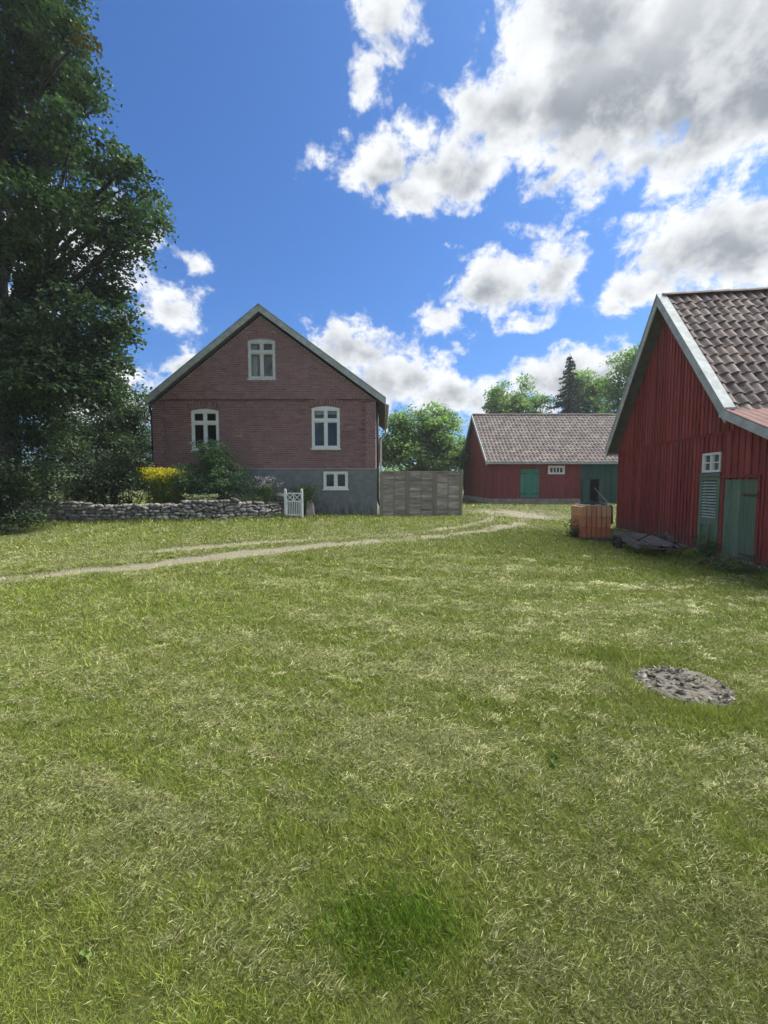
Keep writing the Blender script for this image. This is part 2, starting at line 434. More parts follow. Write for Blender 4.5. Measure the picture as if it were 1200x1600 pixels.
M['rubber'] = paint('old_rubber', (0.028, 0.027, 0.027), 0.25, 10, 0.85)
M['cartwood'] = paint('rotten_grey_planks', (0.150, 0.130, 0.120), 0.3, 5, 0.95, (0.09, 0.08, 0.07), 0.6, 4, 0.5, grain=(1, 5, 5), rand_amt=0.25)
M['concrete'] = paint('old_concrete', (0.125, 0.115, 0.10), 0.35, 12, 0.95, (0.055, 0.048, 0.036), 0.9, 8, 0.8)
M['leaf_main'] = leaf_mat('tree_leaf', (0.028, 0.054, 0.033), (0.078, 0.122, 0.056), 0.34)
M['leaf_brown'] = leaf_mat('browning_leaf', (0.050, 0.042, 0.014), (0.12, 0.090, 0.026), 0.30)
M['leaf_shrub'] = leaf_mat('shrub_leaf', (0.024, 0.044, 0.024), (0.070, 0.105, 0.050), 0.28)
M['leaf_bush'] = leaf_mat('garden_bush_leaf', (0.048, 0.098, 0.052), (0.145, 0.225, 0.115), 0.34)
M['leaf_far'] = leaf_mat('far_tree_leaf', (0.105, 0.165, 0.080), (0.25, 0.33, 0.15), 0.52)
M['leaf_lime'] = leaf_mat('lime_leaf', (0.10, 0.17, 0.040), (0.23, 0.31, 0.07), 0.5)
M['leaf_spruce'] = leaf_mat('spruce_needles', (0.035, 0.055, 0.055), (0.070, 0.100, 0.090), 0.2)
M['grass'] = col_mat('grass_blades', 0.25)
M['flower'] = col_mat('flower_petals', 0.3)

# ---------------------------------------------------------------- ground with a two-rut track
RUT_A = [(-14.5, 1.5), (-9.5, 4.7), (-6.07, 6.79), (-5.08, 7.59), (-3.78, 8.48), (-1.45, 9.76), (0.98, 10.99), (2.82, 12.1), (4.3, 14.0), (5.6, 17.5), (6.2, 21.0)]
RUT_B = [(-16, 3.6), (-10, 6.6), (-5.86, 8.85), (-4.6, 9.45), (-3.0, 10.14), (-0.8, 10.95), (0.85, 11.75), (2.4, 13.0), (3.6, 14.9), (4.4, 17.5), (4.9, 21.0)]


def poly_dist(x, y, pl):
    d = np.full(np.shape(x), 1e9)
    for (ax, ay), (bx, by) in zip(pl[:-1], pl[1:]):
        vx, vy = bx - ax, by - ay; L2 = vx * vx + vy * vy
        t = np.clip(((x - ax) * vx + (y - ay) * vy) / L2, 0, 1)
        d = np.minimum(d, np.hypot(x - ax - t * vx, y - ay - t * vy))
    return d


def dirt_at(x, y):
    """0..1 bare earth: wheel ruts and the gravel yard by the far barn"""
    x = np.asarray(x, float); y = np.asarray(y, float)
    wob = 0.20 * (vnoise(x, y, 0.8, 8) - 0.5) + 0.16 * (vnoise(x, y, 0.25, 9) - 0.5)
    da = poly_dist(x, y, RUT_A) + wob; db = poly_dist(x, y, RUT_B) + wob
    a = (1 - sstep(0.12, 0.46, da)) * (0.62 + 0.38 * sstep(0.3, 0.6, vnoise(x, y, 0.5, 14))); b = (1 - sstep(0.08, 0.42, db)) * 0.9 * (0.45 + 0.55 * sstep(0.25, 0.55, vnoise(x, y, 1.6, 12)))
    yard = np.exp(-((x - 6.2) / 2.6) ** 2 - ((y - 19.5) / 2.6) ** 2) * 1.25 - 0.32 + 0.6 * (vnoise(x, y, 0.8, 5) - 0.5) + 0.5 * (vnoise(x, y, 0.25, 6) - 0.5)
    return np.clip(np.maximum(np.maximum(a, b), yard), 0, 1)


def axis(lo, hi, step, far, k=1.22):
    a = list(np.arange(lo, hi + 1e-6, step))
    s_ = step; p = a[-1]
    while p < far: s_ *= k; p += s_; a.append(p)
    s_ = step; p = a[0]; b = []
    while p > -far: s_ *= k; p -= s_; b.append(p)
    return np.array(b[::-1] + a)


gx = axis(-13, 11, 0.12, 1400); gy = axis(0.5, 22, 0.12, 1400)
GX, GY = np.meshgrid(gx, gy); GXf, GYf = GX.ravel(), GY.ravel()
dirt = dirt_at(GXf, GYf)
GZ = ground(GXf, GYf) - 0.03 * dirt
nx, ny = len(gx), len(gy)
ii = (np.arange(ny - 1)[:, None] * nx + np.arange(nx - 1)[None, :]).ravel()
me = np_mesh('ground', np.stack([GXf, GYf, GZ], 1), np.stack([ii, ii + 1, ii + nx + 1, ii + nx], 1), 4, tint=dirt)
me.polygons.foreach_set('use_smooth', [True] * len(me.polygons))
m, t, p, out = new_mat('soil_and_thatch')
geo = t.add('ShaderNodeNewGeometry'); at_ = t.add('ShaderNodeAttribute', attribute_name='tint')
na = t.noise(geo.outputs['Position'], 0.7, 5, 0.6); nb = t.noise(geo.outputs['Position'], 9.0, 8, 0.7); nc = t.noise(geo.outputs['Position'], 55.0, 5, 0.7)
g1 = t.mix(t.rng(nb.outputs['Fac'], 0.35, 0.65), c4((0.040, 0.052, 0.011)), c4((0.105, 0.120, 0.036)))
g1 = t.mix(t.math('MULTIPLY', t.rng(na.outputs['Fac'], 0.45, 0.7), 0.5), g1, c4((0.12, 0.10, 0.05)))
d1 = t.mix(t.rng(nc.outputs['Fac'], 0.35, 0.65), c4((0.12, 0.110, 0.078)), c4((0.27, 0.25, 0.195)))
d1 = t.mix(t.rng(nb.outputs['Fac'], 0.4, 0.7), d1, c4((0.20, 0.185, 0.115)))
dm = t.rng(t.math('ADD', at_.outputs['Fac'], t.math('MULTIPLY_ADD', nb.outputs['Fac'], 0.9, -0.45)), 0.15, 0.95)
t.link(t.mix(dm, g1, d1), p.inputs['Base Color']); p.inputs['Roughness'].default_value = 0.95; p.inputs['Specular IOR Level'].default_value = 0.15
bp = t.add('ShaderNodeBump'); bp.inputs['Strength'].default_value = 0.7; bp.inputs['Distance'].default_value = 0.03
t.link(nc.outputs['Fac'], bp.inputs['Height']); t.link(bp.outputs[0], p.inputs['Normal'])
M['soil'] = m
tag(link_mesh('ground', me, None, m), 'mown lawn ground with sandy wheel ruts', 'ground', kind='structure')


# ---------------------------------------------------------------- building helpers
def wall_with_openings(mb, x0, x1, zb, top, openings, y0, y1, breaks=()):
    """solid wall between x0..x1 from zb to top(x), with rectangular openings (xa, xb, za, zb)"""
    xs = sorted(set([x0, x1] + [b for b in breaks if x0 < b < x1] + [v for o in openings for v in o[:2]]))
    for a, b in zip(xs[:-1], xs[1:]):
        mid = (a + b) / 2
        cuts = sorted([(o[2], o[3]) for o in openings if o[0] <= mid <= o[1]])
        z = zb
        for c0, c1 in cuts:
            if c0 > z: mb.prism([(a, z), (b, z), (b, c0), (a, c0)], y0, y1)
            z = c1
        mb.prism([(a, z), (b, z), (b, top(b)), (a, top(a))], y0, y1)


def window(parent, x0, x1, z0, z1, arch=0.0, y=0.0, fw=0.07, transom=None, mullion=True, bars=(), mat='white', sill=True, curtain=0.0, proud=0.02, pane_rows=None):
    """a window part: outer frame with casements, panes (sub-parts), sill"""
    yf = y - proud
    w = MB()
    w.box(x0, x0 + fw, yf, y + 0.09, z0, z1); w.box(x1 - fw, x1, yf, y + 0.09, z0, z1)
    w.box(x0 + fw, x1 - fw, yf, y + 0.09, z0, z0 + fw); 
    if arch:
        n = 8; pts = [(x0 + (x1 - x0) * i / n, z1 + arch * (1 - (2 * i / n - 1) ** 2)) for i in range(n + 1)]
        w.prism([(x0 + fw, z1 - fw * 0.75), (x1 - fw, z1 - fw * 0.75), (x1 - fw, z1), (x0 + fw, z1)], yf, y + 0.09)
        w.prism([(x0, z1 + 0.0005)] + [(x1, z1 + 0.0005)] + pts[::-1], yf, y + 0.002)
    else:
        w.box(x0 + fw, x1 - fw, yf, y + 0.09, z1 - fw, z1)
    root = w.build('window', M[mat], parent)
    xa, xb, za, zb = x0 + fw, x1 - fw, z0 + fw, z1 - fw * (0.75 if arch else 1)
    rows = [(za, zb)]
    if transom:
        zt = transom; f = MB(); f.box(xa, xb, yf - 0.006, y + 0.08, zt - 0.045, zt + 0.045); f.build('transom', M[mat], root)
        rows = [(za, zt - 0.045), (zt + 0.045, zb)]
    cols = [(xa, xb)]
    if mullion:
        xm = (xa + xb) / 2; mw = fw * 0.5
        for r0, r1 in rows:
            f = MB(); f.box(xm - mw, xm + mw, yf - 0.003, y + 0.08, r0, r1); f.build('mullion', M[mat], root)
        cols = [(xa, xm - mw), (xm + mw, xb)]
    sw = 0.034 if fw > 0.06 else 0.016
    for r0, r1 in rows:
        for a, b in cols:
            f = MB(); ys = yf + 0.016
            f.box(a, a + sw, ys, y + 0.06, r0, r1); f.box(b - sw, b, ys, y + 0.06, r0, r1)
            f.box(a + sw, b - sw, ys, y + 0.06, r0, r0 + sw); f.box(a + sw, b - sw, ys, y + 0.06, r1 - sw, r1)
            f.build('sash', M[mat], root)
            g = MB(); g.box(a + sw, b - sw, y + 0.030, y + 0.034, r0 + sw, r1 - sw); g.build('pane', M['glass'], root)
            for fr in bars:
                zz = r0 + (r1 - r0) * fr; f = MB(); f.box(a + sw, b - sw, ys + 0.004, y + 0.06, zz - 0.012, zz + 0.012); f.build('glazing_bar', M[mat], root)
    if sill:
        f = MB(); f.box(x0 - 0.04, x1 + 0.04, yf - 0.05, y + 0.02, z0 - 0.05, z0); f.build('sill', M[mat], root)
    if curtain:
        f = MB(); n = 14
        for sx, ex in ((xa, xa + (xb - xa) * curtain), (xb - (xb - xa) * curtain * 0.6, xb)):
            vs_ = []; 
            for i in range(n + 1):
                xx = sx + (ex - sx) * i / n; yy = y + 0.16 + 0.02 * math.sin(i * 2.1)
                vs_ += [(xx, yy, za), (xx, yy, zb)]
            f.add(vs_, [(2 * i, 2 * i + 2, 2 * i + 3, 2 * i + 1) for i in range(n)])
        f.build('curtain', M['curtain'], root)
    return root


def boards(parent, name, x0, x1, zb, top, width, mat, y, holes=(), thick=0.022, batten=None, bat_w=0.05, bat_t=0.022, foot=None, jitter=0.012):
    """upright boards one by one, with battens over the joints; top(x), holes (xa,xb,za,zb); boards are split at the holes"""
    n = max(1, round((x1 - x0) / width)); w = (x1 - x0) / n
    def segs(a, b):
        z = zb + R.uniform(0, jitter); cut = sorted([(h[2], h[3]) for h in holes if h[0] < b - 0.004 and h[1] > a + 0.004])
        res = []
        for c0, c1 in cut:
            if c0 - z > 0.03: res.append((z, c0, None))
            z = c1
        res.append((z, None, None)); return res
    def cut_x(a, b):
        xs = {a, b}
        for h in holes:
            for e in h[:2]:
                if a + 0.01 < e < b - 0.01: xs.add(e)
        xs = sorted(xs); return list(zip(xs[:-1], xs[1:]))
    for i in range(n):
        a, b = x0 + i * w + 0.003, x0 + (i + 1) * w - 0.003
        for a2, b2 in cut_x(a, b):
            for z0, z1, _ in segs(a2, b2):
                ta, tb = (z1, z1) if z1 is not None else (top(a2), top(b2))
                if min(ta, tb) - z0 < 0.02: continue
                pts = [(a2, z0), (b2, z0), (b2, tb), (a2, ta)]
                if z1 is None and a2 < apex_x(top) < b2: pts.insert(3, (apex_x(top), top(apex_x(top))))
                mb = MB(); yy = R.uniform(-0.003, 0.003)
                mb.prism(pts, y - thick + yy, y, tint=R.random()); mb.build(name, M[mat], parent)
    if batten:
        for i in range(1, n):
            c = x0 + i * w; a, b = c - bat_w / 2, c + bat_w / 2
            for z0, z1, _ in segs(a, b):
                ta, tb = (z1, z1) if z1 is not None else (top(a) - 0.01, top(b) - 0.01)
                if min(ta, tb) - z0 < 0.05: continue
                mb = MB(); mb.prism([(a, z0), (b, z0), (b, tb), (a, ta)], y - thick - bat_t, y - thick - 0.004, tint=R.random()); mb.build(batten, M[mat], parent)


def apex_x(top): return getattr(top, 'apex', -1e9)


def roofline(xa, za, sl, sr):
    def f(x): return za - (sl * (xa - x) if x < xa else sr * (x - xa))
    f.apex = xa
    return f


def pantile(w=0.225, L=0.40, amp=0.030, lift=0.034, seg=8, lip=0.02):
    """one pantile: x across, y down the slope, z outward"""
    v = []; f = []
    for k in range(seg + 1):
        u = k / seg; x = (u - 0.5) * (w + 0.02)
        z = amp * math.sin(2 * math.pi * (u * 0.95 + 0.05)) + (0.006 if u > 0.85 else 0)
        v += [(x, 0, z), (x, L, z + lift), (x, L, z + lift), (x, L - 0.004, z + lift - lip)]
    for k in range(seg):
        a = 4 * k; f += [(a, a + 1, a + 5, a + 4), (a + 2, a + 3, a + 7, a + 6)]
    return v, f


def slope_matrix(x, y, z, ang, side):
    """frame on a roof slope: side=+1 slope falls to +x, -1 to -x; origin at given point"""
    ca, sa = math.cos(ang), math.sin(ang)
    s_ = Vector((ca * side, 0, -sa)); n = Vector((sa * side, 0, ca)); xx = s_.cross(n)
    return Matrix(((xx.x, s_.x, n.x, x), (xx.y, s_.y, n.y, y), (xx.z, s_.z, n.z, z), (0, 0, 0, 1)))


# ---------------------------------------------------------------- brick house
HX, HY, HZ = -4.5, 16.6, 0.30
house = empty('brick_house', (HX, HY, HZ))
tag(house, 'dark red brick farmhouse gable with grey plastered base and white windows', 'house')
XL, XR, DEP = -4.20, 4.19, 7.4
h_line = roofline(-0.08, 7.73, 0.791, 0.725)          # top edge of the roof in the gable plane
h_wall = roofline(-0.08, 7.73 - 0.28, 0.791, 0.725)
WINS = [(1.78, 2.83, 2.56, 4.05), (-2.75, -1.73, 2.50, 3.95), (-0.55, 0.45, 5.13, 6.50)]
BAS = (2.21, 3.13, 1.03, 1.69)
FT = 1.78
w = MB(); wall_with_openings(w, XL, XR, FT, h_wall, WINS, 0.0, 0.3, breaks=(-0.08,))
gable = w.build('gable_wall', M['mortar'], house)
w = MB(); w.box(XL, XL + 0.3, 0.3, DEP, FT, h_wall(XL)); w.box(XR - 0.3, XR, 0.3, DEP, FT, h_wall(XR))
w.prism([(XL, FT), (XR, FT), (XR, h_wall(XR)), (-0.08, h_wall(-0.08)), (XL, h_wall(XL))], DEP, DEP + 0.3)
w.build('side_wall', M['brick'], house)
w = MB(); wall_with_openings(w, XL - 0.05, XR + 0.05, -0.45, lambda x: FT - 0.001, [BAS], -0.065, 0.3)
w.box(XL - 0.05, XL + 0.3, 0.3, DEP + 0.3, -0.45, FT - 0.001); w.box(XR - 0.3, XR + 0.05, 0.3, DEP + 0.3, -0.45, FT - 0.001)
found = w.build('foundation', M['plaster'], house)
w = MB(); w.box(XL - 0.06, XR + 0.06, -0.085, -0.001, FT, FT + 0.035); w.build('plinth_ledge', M['mortar'], house)
w = MB(); w.box(XL + 0.3, XR - 0.3, 0.3, DEP, FT - 0.06, FT - 0.02); w.box(XL + 0.3, XR - 0.3, 0.3, DEP, 4.5, 4.55); w.build('interior_floor', M['dark'], house)
w = MB(); w.box(XL + 0.3, XR - 0.3, 2.0, 2.1, -0.3, 7.0 * 0.62); w.box(-2.5, 2.5, 2.0, 2.1, 4.6, 5.9); w.build('interior_wall', M['dark'], house)

w = MB(); wall_with_openings(w, -3.82, 4.0, 4.3895, lambda x: h_wall(x) - 0.03, [WINS[2]], -0.061, -0.001, breaks=(-0.08,))
w.box(XL + 0.001, XL + 0.36, -0.061, -0.001, FT + 0.037, 4.18); w.box(XR - 0.36, XR - 0.001, -0.061, -0.001, FT + 0.037, 4.25)
w.build('raised_mortar_bed', M['mortar'], house)
# bricks: each has its own joints; the largest area of them near the eye-level window are single parts
BW, BH, GAP = 0.262, 0.0825, 0.016
variants = []
for k in range(8):
    bb = MB(); bb.box(0, BW - GAP, -0.022, 0.0, 0, BH - GAP, tint=(k + 0.5) / 8, open_back=True)
    variants.append(bb.mesh('brick', M['brick']))
def brick_tint(x, z):
    pn = float(vnoise(x, z, 1.1, 21)); warm = math.exp(-((x - 0.2) / 1.6) ** 2 - ((z - 2.7) / 0.8) ** 2)
    return min(0.999, max(0.0, 0.12 + 0.42 * R.random() + (0.25 if R.random() < 0.04 else 0.0) + 0.12 * pn + 0.20 * warm))
rest = MB(); singles = 0
row = 0; z = FT + 0.036 + GAP
while z < h_wall(-0.08) - 0.05:
    off = (row % 2) * BW / 2 + (row % 4 // 2) * 0.03
    x = XL - off
    while x < XR:
        a, b = max(x, XL), min(x + BW - GAP, XR); z1 = z + BH - GAP
        # clip to the roof slope
        zl = 7.73 - 0.30 - z1
        a2 = max(a, -0.08 - zl / 0.791); b2 = min(b, -0.08 + zl / 0.725)
        pieces = [(a2, b2)] if b2 - a2 > 0.03 else []
        for wa, wb, wc0, wd0 in WINS:
            for (ca, cb, cz0, cz1) in ((wa - 0.012, wb + 0.012, wc0 - 0.055, wd0 + 0.06), (wa - 0.075, wb + 0.075, wd0 + 0.03, wd0 + 0.30)):
                if z1 > cz0 and z < cz1:
                    pieces = [q_ for pa, pb in pieces for q_ in ((pa, min(pb, ca)), (max(pa, cb), pb)) if q_[1] - q_[0] > 0.03]
        for a2, b2 in pieces:
            raised = z > 4.34 or (a2 + b2) / 2 > XR - 0.47 or (a2 + b2) / 2 < XL + 0.47
            full = (b2 - a2) > BW - GAP - 1e-6
            ti = brick_tint((a2 + b2) / 2, z) if not (z < 4.34 < z1 + 0.03) else 0.0  # darkest tint paints the band's shadow line into the course below it
            if full and not raised and singles < 300 and a2 > -0.9 and z > 2.2 and R.random() < 0.86:
                o = link_mesh('brick', variants[min(7, int(ti * 8))], gable); o.location = (a2, R.uniform(-0.003, 0.002), z); singles += 1
            else:
                yf = -(0.075 if raised else 0.022) + R.uniform(-0.003, 0.003)
                rest.box(a2, b2, yf, 0.0, z, z1, tint=ti, open_back=True)
        x += BW
    z += BH; row += 1
for a, b, c, d in WINS:                                   # soldier arches
    cx = (a + b) / 2; ar = 0.10; n = 15
    for i in range(n):
        u0 = (i + 0.06) / n; u1 = (i + 0.94) / n
        xa, xb = a - 0.07 + (b - a + 0.14) * u0, a - 0.07 + (b - a + 0.14) * u1
        zc = d + 0.025 + ar * (1 - (2 * (u0 + u1) / 2 - 1) ** 2)
        sl = (xa + xb) / 2 - cx
        yf = -0.088 if d > 4.4 else -0.070
        rest.prism([(xa, zc), (xb, zc), (xb + sl * 0.16, zc + 0.24), (xa + sl * 0.16, zc + 0.24)], yf, 0.0, tint=0.25 + 0.4 * R.random())
rb = rest.build('brick_courses', M['brick'], gable); rb['kind'] = 'stuff'

window(house, *WINS[0], arch=0.085, y=0.0, proud=0.03, transom=2.56 + 1.05, curtain=0.0)
window(house, *WINS[1], arch=0.085, y=0.0, proud=0.03, transom=2.50 + 1.02)
window(house, *WINS[2], arch=0.06, y=0.0, proud=0.082, fw=0.065, transom=5.13 + 0.98, mat='offwhite', curtain=0.24)
window(house, *BAS, y=-0.065, proud=0.012, fw=0.07, sill=True)
# lace valance behind the upper panes of the eye-level window
w = MB(); w.box(1.90, 2.71, 0.14, 0.145, 3.86, 4.0); w.build('curtain_valance', M['curtain'], house)

# roof: two slabs, barge boards, eaves, gutters and pipes
EL, ER = -4.34, 4.57
def slab(mb, xa, xb, dz0, dz1, y0, y1):
    pts = [(xa, h_line(xa) - dz1), (xb, h_line(xb) - dz1), (xb, h_line(xb) - dz0), (xa, h_line(xa) - dz0)]
    mb.prism(pts, y0, y1)
w = MB(); slab(w, EL, -0.08, 0.03, 0.19, -0.24, DEP + 0.5); slab(w, -0.08, ER, 0.03, 0.19, -0.24, DEP + 0.5)
hroof = w.build('roof', M['soffit'], house)
tiles = MB(); tv, tf = pantile()
for side, sl, xe in ((-1, 0.791, EL), (1, 0.725, ER)):
    ang = math.atan(sl); run = abs(xe + 0.08); ln = run / math.cos(ang); rows_ = int(ln / 0.345)
    for r in range(rows_):
        for c in range(int((DEP + 0.7) / 0.225)):
            d = r * 0.345
            Mx = slope_matrix(-0.08 + side * d * math.cos(ang), -0.1 + c * 0.225, 7.73 - 0.01 - d * math.sin(ang), ang, side)
            if c % 1 == 0: tiles.add(tv, tf, Mx, R.random())
o = tiles.build('roof_tiles', M['rooftile'], hroof); o['kind'] = 'stuff'
for xa, xb in ((EL, -0.08), (-0.08, ER)):
    w = MB(); slab(w, xa, xb, -0.02, 0.22, -0.29, -0.245); w.build('barge_board', M['barge'], hroof)
    w = MB(); slab(w, xa, xb, -0.055, -0.022, -0.31, -0.05); w.build('verge_board', M['barge'], hroof)
w = MB(); w.box(EL, EL + 0.03, -0.24, DEP + 0.5, h_line(EL) - 0.22, h_line(EL) - 0.03); w.build('fascia', M['barge'], hroof)
w = MB(); w.box(ER - 0.03, ER, -0.24, DEP + 0.5, h_line(ER) - 0.24, h_line(ER) - 0.03); w.build('fascia', M['barge'], hroof)
for xe, s_ in ((EL, -1), (ER, 1)):
    w = MB(); zt = h_line(xe) - 0.12; pts = []
    n = 6
    prof = [(xe + s_ * (0.005 + 0.06 - 0.06 * math.cos(math.pi * k / n)), zt - 0.06 * math.sin(math.pi * k / n)) for k in range(n + 1)]
    vs_ = [(x, yy, zz) for yy in (-0.1, DEP + 0.45) for x, zz in prof]
    w.add(vs_, [(k, k + 1, n + 2 + k, n + 1 + k) for k in range(n)]); w.build('gutter', M['barge'], hroof)
w = MB(); w.tube([(XR + 0.06, -0.02, h_wall(XR) - 0.1), (XR + 0.07, 0.02, 2.4), (XR + 0.08, 0.0, 0.62), (XR + 0.12, -0.02, 0.5), (XR + 0.42, -0.12, 0.02)], 0.05, 10)
w.build('downpipe', M['blackpipe'], house, True)
w = MB(); w.tube([(ER + 0.06, DEP - 0.1, h_line(ER) - 0.16), (ER + 0.05, DEP - 0.1, h_line(ER) - 0.4), (XR + 0.14, DEP - 0.1, h_line(ER) - 0.75), (XR + 0.12, DEP - 0.1, 0.1)], 0.05, 10)
w.build('downpipe', M['white'], house, True)
w = MB(); w.tube([(EL + 0.02, 0.0, h_line(EL) - 0.22), (XL - 0.06, 0.02, 3.75), (XL - 0.06, 0.02, 0.05)], 0.045, 10); w.build('downpipe', M['blackpipe'], house, True)
# utility bracket on the left eave
w = MB(); w.tube([(XL + 0.02, 0.05, 4.0), (XL - 0.35, 0.05, 3.95), (XL - 0.35, 0.05, 3.7)], 0.018, 6); w.build('wire_bracket', M['iron'], house, True)

# ---------------------------------------------------------------- red barn beside the lawn
BA = math.atan2(-0.991, -0.136)
barn = empty('barn', (8.02, 14.95, 0.0), BA)
tag(barn, 'steep red board barn with pantile roof and lean-to, green door and louvred shutter', 'barn')
AX, AZ, SL = 3.22, 6.46, 1.13
b_line = roofline(AX, AZ, SL, SL); b_wall = roofline(AX, AZ - 0.20, SL, SL)
def lean(u): return 3.02 - 0.42 * (u - 6.2)
def lean_wall(u): return lean(u) - 0.14
DOOR = (5.78, 6.79, -0.2, 1.62); SHUT = (4.90, 5.64, -0.2, 1.77); BWN = (4.97, 5.62, 1.79, 2.22)
# structural backing wall (dark) a little behind the boards
w = MB(); w.prism([(0.02, -0.25), (6.2, -0.25), (6.2, b_wall(6.2) - 0.02), (AX, b_wall(AX) - 0.02), (0.02, b_wall(0.02) - 0.02)], 0.06, 0.16)
w.prism([(6.2, -0.25), (8.3, -0.25), (8.3, lean_wall(8.3)), (6.2, lean_wall(6.2) - 0.1)], 0.06, 0.16)
w.box(0.0, 0.1, 0.16, 14, -0.25, 2.45); w.box(8.2, 8.3, 0.16, 14, -0.25, lean_wall(8.3) - 0.02); w.box(0.1, 8.2, 13.9, 14, -0.25, 1.7)
bw_ = w.build('frame_wall', M['falu'], barn)
w = MB(); w.box(0.0, 6.2, -0.03, 0.06, 2.60, 2.66); drip = w.build('gable_boarding', M['falu'], barn)
boards(drip, 'board', 0.0, 6.2, 2.64, lambda u: b_wall(u), 0.155, 'falu', -0.032, batten='batten', bat_w=0.045)
w = MB(); w.box(0.0, 8.3, 0.0, 0.06, 0.02, 0.10); low = w.build('lower_boarding', M['falu'], barn)
boards(low, 'board', 0.0, 5.75, 0.03, lambda u: 2.60, 0.155, 'falu', 0.0, holes=(SHUT, BWN, DOOR), batten='batten', bat_w=0.045, jitter=0.05)
def lw(u): return min(lean_wall(u), b_wall(u) if u < 6.2 else 9)
boards(low, 'board', 5.76, 8.3, 0.0, lw, 0.20, 'falu', 0.0, holes=(DOOR,), batten='batten', bat_w=0.05, jitter=0.05)
# bare wood where the paint has worn off low on the wall
for k in range(4):
    u0 = 3.30 + k * 0.16; mb = MB(); mb.box(u0, u0 + 0.13, -0.052, -0.046, 0.03, 0.22 + 0.05 * math.sin(k * 2)); mb.build('patch_board', M['cartwood'], low)
# footing
w = MB(); w.box(6.85, 8.3, -0.10, 0.06, -0.45, 0.0); w.box(-0.02, 6.8, -0.02, 0.06, -0.45, 0.03); w.build('footing', M['stonebase'], barn, bevel=0.01)
# door
w = MB(); w.box(DOOR[0] - 0.07, DOOR[0], -0.05, 0.06, 0.0, 1.66); w.build('door_jamb', M['falu'], barn)
w = MB(); w.box(DOOR[1], DOOR[1] + 0.07, -0.05, 0.06, 0.0, 1.66); df = w.build('door_jamb', M['falu'], barn)
w = MB(); w.box(DOOR[0] - 0.1, DOOR[1] + 0.1, -0.085, -0.0, 1.662, 1.72); w.build('lintel', M['falu'], df)
w = MB(); w.box(DOOR[0] + 0.01, DOOR[1] - 0.01, 0.0, 0.03, 0.04, 1.63); dr = w.build('door', M['green'], barn)
nb_ = 8; ww = (DOOR[1] - DOOR[0] - 0.02) / nb_
for k in range(nb_):
    mb = MB(); a = DOOR[0] + 0.01 + k * ww; mb.box(a + 0.003, a + ww - 0.003, -0.028, -0.001, 0.03 + R.uniform(0, 0.02), 1.635, tint=R.random()); mb.build('plank', M['green'], dr)
for zz in (1.30, 0.12):
    mb = MB(); mb.box(DOOR[1] - 0.42, DOOR[1] + 0.03, -0.042, -0.029, zz, zz + 0.045); mb.tube([(DOOR[1] + 0.03, -0.045, zz - 0.04), (DOOR[1] + 0.03, -0.045, zz + 0.09)], 0.02, 8); mb.build('hinge', M['iron'], dr)
# louvred shutter
w = MB(); a, b = SHUT[0], SHUT[1]; z1 = SHUT[3]
w.box(a, a + 0.10, -0.045, 0.03, 0.0, z1); w.box(b - 0.10, b, -0.045, 0.03, 0.0, z1)
w.box(a + 0.10, b - 0.10, -0.045, 0.03, z1 - 0.16, z1); w.box(a + 0.10, b - 0.10, -0.045, 0.03, 0.62, 0.76); w.box(a + 0.10, b - 0.10, -0.045, 0.03, 0.0, 0.10)
w.box((a + b) / 2 - 0.05, (a + b) / 2 + 0.05, -0.045, 0.03, 0.10, 0.62)
sh = w.build('shutter', M['green'], barn)
mb = MB(); mb.box(a + 0.10, b - 0.10, -0.01, 0.02, 0.10, 0.62); mb.build('panel', M['green'], sh)
mb = MB(); mb.box(a + 0.10, b - 0.10, 0.028, 0.04, 0.76, z1 - 0.16); mb.build('backing', M['dark'], sh)
wear_low(M['plaster'], (0.075, 0.085, 0.075), 0.35, 1.0)
M['louvre'] = paint('pale_green_paint', (0.40, 0.48, 0.42), 0.12, 6, 0.7, (0.25, 0.33, 0.28), 0.5, 5, 0.1)
for k in range(13):
    zz = 0.775 + k * 0.0645
    mb = MB(); mb.prism([(0, 0), (0.055, 0.03), (0.055, 0.042), (0, 0.012)], 0, b - a - 0.20, Matrix(((0, 1, 0, a + 0.10), (1, 0, 0, -0.047), (0, 0, 1, zz), (0, 0, 0, 1))))
    mb.build('slat', M['louvre'], sh)
mb = MB(); mb.box(a - 0.03, b + 0.03, -0.07, -0.045, 1.70, 1.745); mb.build('ledge', M['greydown'], sh)
window(barn, BWN[0], BWN[1], BWN[2], BWN[3], y=-0.02, fw=0.035, proud=0.03, sill=False, mat='white', bars=(0.5,))
